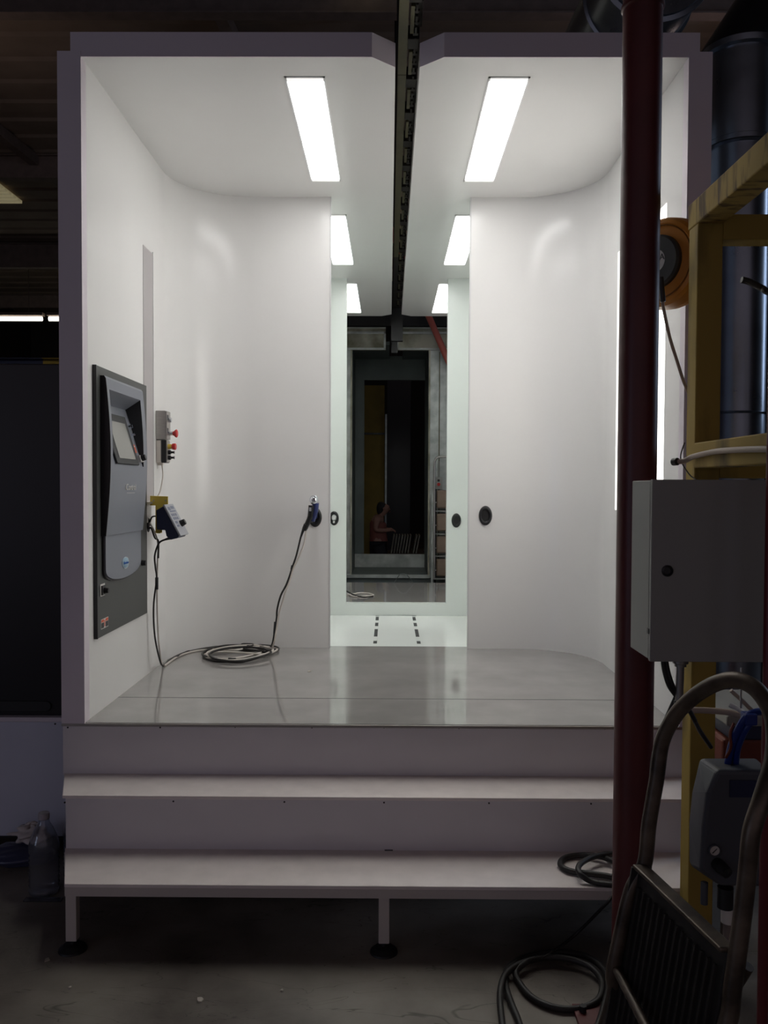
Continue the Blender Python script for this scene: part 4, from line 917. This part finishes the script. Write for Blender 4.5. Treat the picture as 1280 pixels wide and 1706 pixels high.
MB().box(xB, 1.4, TY, TY+.04, .3, zt0).build('jamb_panel', 'galv', tn)
MB().box(xA-.018, xA, TY-.03, TY, zb0, zt0).build('jamb_flange', 'galvdirty', tn)
MB().box(xB, xB+.018, TY-.03, TY, zb0, zt0).build('jamb_flange', 'galvdirty', tn)
MB().box(xB+.115, xB+.125, TY-.012, TY, .6, zt0-.02).build('seam_strip', 'rail', tn)
MB().box(xA-.6, xB+.02, TY-.05, TY, zb0-.035, zb0).build('sill_rail', 'galv', tn)
MB().box(-1.2, 1.4, TY-.02, TY+.3, .0, zb0-.035).build('plinth', 'ovendark', tn)
MB().box(-1.2, 1.4, TY-.01, TY+.3, zt0+.26, zt0+.75).build('upper_fascia', 'blackpaint', tn)
T2 = 10.6
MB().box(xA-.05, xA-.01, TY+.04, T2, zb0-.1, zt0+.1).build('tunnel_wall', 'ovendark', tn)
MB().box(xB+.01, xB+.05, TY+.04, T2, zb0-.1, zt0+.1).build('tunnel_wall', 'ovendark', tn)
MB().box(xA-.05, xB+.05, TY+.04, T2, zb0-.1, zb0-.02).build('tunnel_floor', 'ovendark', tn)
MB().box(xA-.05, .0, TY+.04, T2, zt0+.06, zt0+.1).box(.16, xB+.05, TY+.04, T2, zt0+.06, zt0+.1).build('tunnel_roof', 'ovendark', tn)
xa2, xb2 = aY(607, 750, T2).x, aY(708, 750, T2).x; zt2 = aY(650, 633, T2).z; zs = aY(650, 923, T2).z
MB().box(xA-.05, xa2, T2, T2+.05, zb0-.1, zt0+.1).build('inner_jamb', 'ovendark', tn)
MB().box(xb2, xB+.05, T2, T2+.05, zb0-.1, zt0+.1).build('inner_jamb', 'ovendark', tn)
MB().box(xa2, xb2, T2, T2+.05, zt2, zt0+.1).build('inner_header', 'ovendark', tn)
MB().box(xA-.01, xB+.01, T2-.03, T2, zb0-.02, zs).build('inner_sill', 'galv', tn)
# red diagonal pipe
a_, b_ = aY(708, 512, 9.2), aY(749, 606, 9.2)
tag(MB().cyl(a_+(a_-b_)*((6.2-a_.z)/(a_.z-b_.z)), b_+(b_-a_)*.9, .034, n=18).build('sloping_pipe', 'redtube'), 'faded red pipe sloping across the galvanised tunnel front', 'pipe')
# switch with conduit
sw = thing('switch_box', tuple(aY(731, 812, 9.40)), 'small grey switch box with a red button on the galvanised panel', 'switch')
A1, B1 = aY(725, 815, 9.45), aY(736.5, 795, 9.45)
MB().box(A1.x, B1.x, 9.40, 9.47, A1.z, B1.z).build('box_body', 'cabgrey', sw, .005)
c1 = aY(731, 807, 9.40); MB().cyl((c1.x, 9.40, c1.z), (c1.x, 9.375, c1.z), .018, n=18).build('stop_button', 'red', sw)
c1 = aY(731, 800.5, 9.40); MB().box(c1.x-.012, c1.x+.012, 9.39, 9.40, c1.z-.012, c1.z+.012).build('toggle', 'black', sw)
MB().tube([aY(731, 795, 9.44), aY(731, 780, 9.44), aY(731, 768, 9.44)], .006, 8).build('conduit', 'cabgrey', sw)
gr = thing('guard_rail', tuple(aH(722, 962, zp)), 'grey bent-tube guard rail standing before the tan trays', 'railing')
MB().tube([aY(723.5, 965, 9.30), aY(723.5, 900, 9.30), aY(724, 790, 9.30), aY(724.5, 770, 9.30), aY(729, 762.5, 9.30), aY(738, 761, 9.30), aY(775, 761, 9.30)], .014, 10).build('top_tube', 'steel', gr)
MB().box(aY(719, 900, 9.3).x, aY(722, 900, 9.3).x, 9.3, 9.33, 0, aY(720, 817, 9.3).z).build('post', 'galv', gr)
# tan trays
xs0 = aY(727.5, 850, 9.38).x
for (yt, yb_, lb_) in ((816.5, 847, 'topmost of the tan trays stacked on the rack beyond the booth'), (855.5, 885, 'second from top of the tan trays on the rack beyond the booth'), (893, 922, 'third from top of the tan trays on the rack beyond the booth'), (931, 960, 'lowest of the tan trays on the rack beyond the booth')):
    z1, z0 = aY(735, yt, 9.38).z, aY(735, yb_, 9.38).z
    o = MB().box(xs0, xs0+.42, 9.37, 9.41, z0, z1).build('tray', 'tan', None, .022, 4)
    tag(o, lb_, 'tray', 'tan trays on the far rack')
rk = thing('tray_rack', (xs0+.2, 9.45, 0), 'dark slim rack carrying the tan trays beyond the booth', 'rack')
MB().box(xs0-.02, xs0+.0, 9.415, 9.46, 0, aY(735, 814, 9.4).z).build('rack_post', 'blackpaint', rk)
MB().box(xs0+.43, xs0+.45, 9.36, 9.46, 0, aY(735, 814, 9.4).z).build('rack_post', 'blackpaint', rk)
for yy in (850.5, 888.5, 925.5, 963):
    z = aY(735, yy, 9.4).z; MB().box(xs0-.02, xs0+.45, 9.36, 9.46, z-.012, z).build('rack_shelf', 'cabgrey', rk)
for yy in (838, 876, 914, 951):
    z = aY(728, yy, 9.35).z; MB().box(xs0-.02, xs0+.0, 9.35, 9.36, z, z+.012).build('hook', 'label_white', rk)
# small floor bracket on the far sill
tag(MB().tube([aH(656, 966, zp+.002)+Vector((0, -.3, 0)), aY(666, 957, 8.20), aY(672, 955.5, 8.20), aY(678, 957, 8.20), aH(688, 966, zp+.002)+Vector((0, -.3, 0))], .004, 6, sub=0).build('wire_stand', 'ovendark'), 'thin bent wire on the far edge of the rear platform', 'wire')
# cable on the far platform
hc = thing('floor_cable', tuple(aH(595, 992, zp)), 'grey and black cables lying on the rear platform through the doorway', 'cable')
def f2(x, y, l=.006): return aH(x, y, zp+l)
MB().tube([f2(560, 984), f2(578, 989), f2(590, 994), f2(605, 994), f2(622, 992), f2(616, 989), f2(600, 988), f2(588, 990), f2(570, 992)], .007, 8).build('grey_line', 'cable_grey', hc)
MB().tube([f2(565, 978, .012), f2(580, 986, .012), f2(590, 991, .014), f2(606, 995, .012), f2(616, 994), f2(622, 993)], .006, 8).build('black_line', 'cable', hc)

# things seen through the tunnel
ys = thing('hanging_sheet', tuple(aY(624, 925, 13.7)), 'dim ochre yellow sheet hanging left in the dark beyond the tunnel', 'sheet')
A1, B1 = aY(604, 830, 13.7), aY(641, 642, 13.7)
MB().box(A1.x, B1.x, 13.7, 13.73, .0, B1.z).build('sheet', 'yellowsheet', ys)
zm = aY(620, 722, 13.69).z; MB().box(A1.x, B1.x, 13.67, 13.70, zm-.02, zm+.01).build('batten', 'black', ys)
tag(MB().box(aY(642, 700, 13.6).x, aY(645, 700, 13.6).x, 13.6, 13.64, 0, aY(643, 690, 13.6).z).build('upright', 'galv'), 'thin pale upright behind the working person', 'post')
dp = thing('dark_partition', (.5, 16.5, 0), 'blackish panelled partition far beyond the tunnel', 'partition')
MB().box(-.05, .42, 16.5, 16.55, 0, 3.6).build('panel', 'cabblack', dp, .01); MB().box(.70, 1.6, 16.5, 16.55, 0, 3.6).build('panel', 'shopwall', dp, .01)
# boards on a bench
PYb = 13.35
bn = thing('bench', tuple(aY(678, 925, PYb)), 'low dark bench under the leaning pale boards', 'bench')
zbn = aY(678, 921, PYb).z
x0, x1 = aY(650, 900, PYb).x, aY(708, 900, PYb).x
MB().box(x0-.05, x1+.05, PYb-.2, PYb+.5, zbn-.05, zbn).build('bench_top', 'wood', bn)
for xx in (x0, x1): 
    for yy in (PYb-.15, PYb+.4): MB().box(xx-.03, xx+.03, yy, yy+.05, 0, zbn-.05).build('leg', 'wood', bn)
zbt = aY(678, 891, PYb).z
dirs = ['first', 'second', 'third', 'fourth', 'fifth', 'sixth', 'seventh', 'eighth', 'ninth']
for i in range(9):
    xb = aY(651+i*4.6, 915, PYb).x; xt = xb+.045; th = .018
    if i > 6: xb += .04; xt += .05
    o = MB().hexa([(xb, PYb-.1, zbn+.001), (xb+th, PYb-.1, zbn+.001), (xb+th, PYb+.3, zbn+.001), (xb, PYb+.3, zbn+.001)], [(xt, PYb-.1, zbt), (xt+th, PYb-.1, zbt), (xt+th, PYb+.3, zbt), (xt, PYb+.3, zbt)]).build('board', 'board')
    tag(o, '%s pale board from the left in the leaning row on the bench' % dirs[i], 'board', 'leaning boards')

# the person working beyond the tunnel
def skinned(name, joints, edges, mt, parent=None, sub=2, root=0):
    me = bpy.data.meshes.new(name); off = WORLD[parent.name] if parent else Vector(joints[root][0])
    me.from_pydata([tuple(Vector(j[0])-off) for j in joints], edges, [])
    o = bpy.data.objects.new(name, me); C.objects.link(o)
    md = o.modifiers.new('skin', 'SKIN')
    for i, j in enumerate(joints):
        sv = me.skin_vertices[0].data[i] if me.skin_vertices else None
        if sv: sv.radius = (j[1], j[1] if len(j) < 3 else j[2]); sv.use_root = (i == root)
    if sub: s = o.modifiers.new('sub', 'SUBSURF'); s.levels = sub; s.render_levels = sub
    bpy.context.view_layer.update()
    m2 = bpy.data.meshes.new_from_object(o.evaluated_get(bpy.context.evaluated_depsgraph_get()))
    o.modifiers.clear(); o.data = m2; m2.name = name; m2.materials.clear(); m2.materials.append(M[mt])
    for p in m2.polygons: p.use_smooth = True
    if parent: o.parent = parent; WORLD[o.name] = off.copy()
    else: o.location = off; WORLD[o.name] = off.copy()
    return o
PY = 13.0
def pp(x, y, dy=0): return aY(x, y, PY)+Vector((0, dy, 0))
base = pp(632, 900)
pe = thing('person', (base.x, PY, 0), 'person in a maroon vest and dark trousers stooping over the boards', 'person')
hip = pp(631, 902); chest = pp(630, 872); neck = pp(635, 860); head = pp(641, 846)
J = [(hip, .12), (pp(630, 887), .105), (chest, .125), (pp(632, 864), .09), (neck, .045), (pp(638, 853), .065), (head, .100), (pp(643, 839), .075)]
E_ = [(0, 1), (1, 2), (2, 3), (3, 4), (4, 5), (5, 6), (6, 7)]
def limb(start, pts):
    p = start
    for q in pts: J.append(q); E_.append((p, len(J)-1)); p = len(J)-1
    return p
for dy, sg in ((-.13, -1), (.13, 1)):
    wr = limb(3, [(pp(629, 864, dy*1.1), .055), (pp(626, 882, dy*1.35), .040), (pp(641, 883, dy*1.0), .032), (pp(650, 882, dy*.8), .024), (pp(653, 882.5, dy*.8), .026)])
    for kf in range(4):
        b0 = J[wr][0]; o_ = Vector((.02, (kf-1.5)*.017, -.004)); 
        limb(wr, [(b0+o_, .009), (b0+o_+Vector((.028-abs(kf-1.5)*.003, 0, -.012)), .008), (b0+o_+Vector((.040-abs(kf-1.5)*.004, 0, -.032)), .007)])
    limb(wr-1, [(J[wr-1][0]+Vector((.03, -sg*.024, .004)), .010), (J[wr-1][0]+Vector((.052, -sg*.030, -.010)), .008)])
    kn = Vector((hip.x+.12, PY+dy*.9, .40)); an = Vector((hip.x-.06, PY+dy*.9, .09))
    limb(0, [((hip.x+.0, PY+dy*.7, hip.z-.08), .085), (tuple(kn), .058), (tuple(an), .038), ((an.x+.15, an.y, .03), .032)])
skinned('body', J, E_, 'skin', pe)
# clothing as separate fitted surfaces
skinned('vest', [(pp(631, 916), .17), (pp(631, 900), .150), (pp(630, 887), .135), (chest, .148), (pp(632, 865.5), .11)], [(0, 1), (1, 2), (2, 3), (3, 4)], 'shirt', pe)
tj = [(hip, .135)]; te = []
for dy in (-.13, .13):
    i0 = len(tj); tj += [((hip.x, PY+dy*.7, hip.z-.08), .098), ((hip.x+.12, PY+dy*.9, .40), .072), ((hip.x-.055, PY+dy*.9, .11), .055)]
    te += [(0, i0), (i0, i0+1), (i0+1, i0+2)]
skinned('trousers', tj, te, 'trousers', pe)
skinned('hair', [(head+Vector((.012, 0, .075)), .088), (head+Vector((-.050, 0, .0)), .105), (head+Vector((-.085, 0, -.12)), .035)], [(0, 1), (1, 2)], 'hair', pe, root=0)
fx = head+Vector((.070, 0, -.02))
MB().lathe([(0, .022), (.008, .014), (.014, 0)], fx, (1, 0, -.4), 12, hard=False).build('nose', 'skin', pe)
for dy in (-.032, .032): MB().lathe([(.012, 0), (.008, .006), (0, .008)], head+Vector((.072, dy, .012)), (1, 0, 0), 12, hard=False).build('eye', 'black', pe)
for dy in (-.084, .084): MB().lathe([(.022, 0), (.016, .012), (0, .014)], head+Vector((-.005, dy, -.01)), (0, 1 if dy > 0 else -1, 0), 12, hard=False).build('ear', 'skin', pe)
MB().tube([head+Vector((.076, -.022, -.062)), head+Vector((.084, 0, -.06)), head+Vector((.076, .022, -.062))], .005, 8).build('mouth', 'redtube', pe)

# ------------------------------------------------------------ world light, area lamps and added fill points
w = bpy.data.worlds.new('world'); scn.world = w; w.use_nodes = True
wn = w.node_tree; bg = wn.nodes['Background']; bg.inputs['Strength'].default_value = .235
tcw = wn.nodes.new('ShaderNodeTexCoord'); sep = wn.nodes.new('ShaderNodeSeparateXYZ'); crw = wn.nodes.new('ShaderNodeValToRGB')
crw.color_ramp.elements[0].position = .35; crw.color_ramp.elements[0].color = (.50, .50, .60, 1)
crw.color_ramp.elements[1].position = .75; crw.color_ramp.elements[1].color = (.80, .62, .68, 1)
mrw = wn.nodes.new('ShaderNodeMapRange'); mrw.inputs['From Min'].default_value = -1
wn.links.new(tcw.outputs['Generated'], sep.inputs[0]); wn.links.new(sep.outputs['Z'], mrw.inputs['Value'])
wn.links.new(mrw.outputs['Result'], crw.inputs['Fac']); wn.links.new(crw.outputs['Color'], bg.inputs['Color'])
def area(name, loc, target, size, sy, col, power):
    l = bpy.data.lights.new(name, 'AREA'); l.shape = 'RECTANGLE'; l.size = size; l.size_y = sy; l.color = col; l.energy = power
    o = bpy.data.objects.new(name, l); C.objects.link(o); o.location = loc
    o.rotation_euler = (Vector(target)-Vector(loc)).to_track_quat('-Z', 'Y').to_euler(); return o
area('left_door_daylight', (-7.5, -2.5, 1.6), (-1, 3.5, 1.0), 2.0, 2.2, (.62, .72, 1.0), 22)
area('right_cool_area', (6.5, 5.5, 3.6), (1.6, 4, 2.4), 1.2, 2.5, (.6, .75, 1.0), 40)  # cool area lamp aimed at the vertical duct from the right

def point(name, loc, col, power, r=.3):
    l = bpy.data.lights.new(name, 'POINT'); l.color = col; l.energy = power; l.shadow_soft_size = r
    o = bpy.data.objects.new(name, l); C.objects.link(o); o.location = loc; return o
point('shop_fill', (1.2, 15.0, 5.2), (1, .82, .66), 16)  # added warm fill, unseen, lifting the roof and the space past the tunnel
point('shop_fill', (-4.5, 8.5, 4.6), (1, .76, .64), 8)  # added fill to brighten the dark roof on the left
point('shop_fill', (3.0, 8.0, 4.6), (1, .76, .70), 7)  # added fill to brighten the dark roof on the right
scn.view_settings.view_transform = 'Standard'; scn.view_settings.look = 'None'
scn.view_settings.exposure = 0; scn.view_settings.gamma = 1; scn.view_settings.use_curve_mapping = False
for o in list(C.objects):
    if o.type == 'MESH' and len(o.data.vertices) == 0: print('EMPTY MESH', o.name)
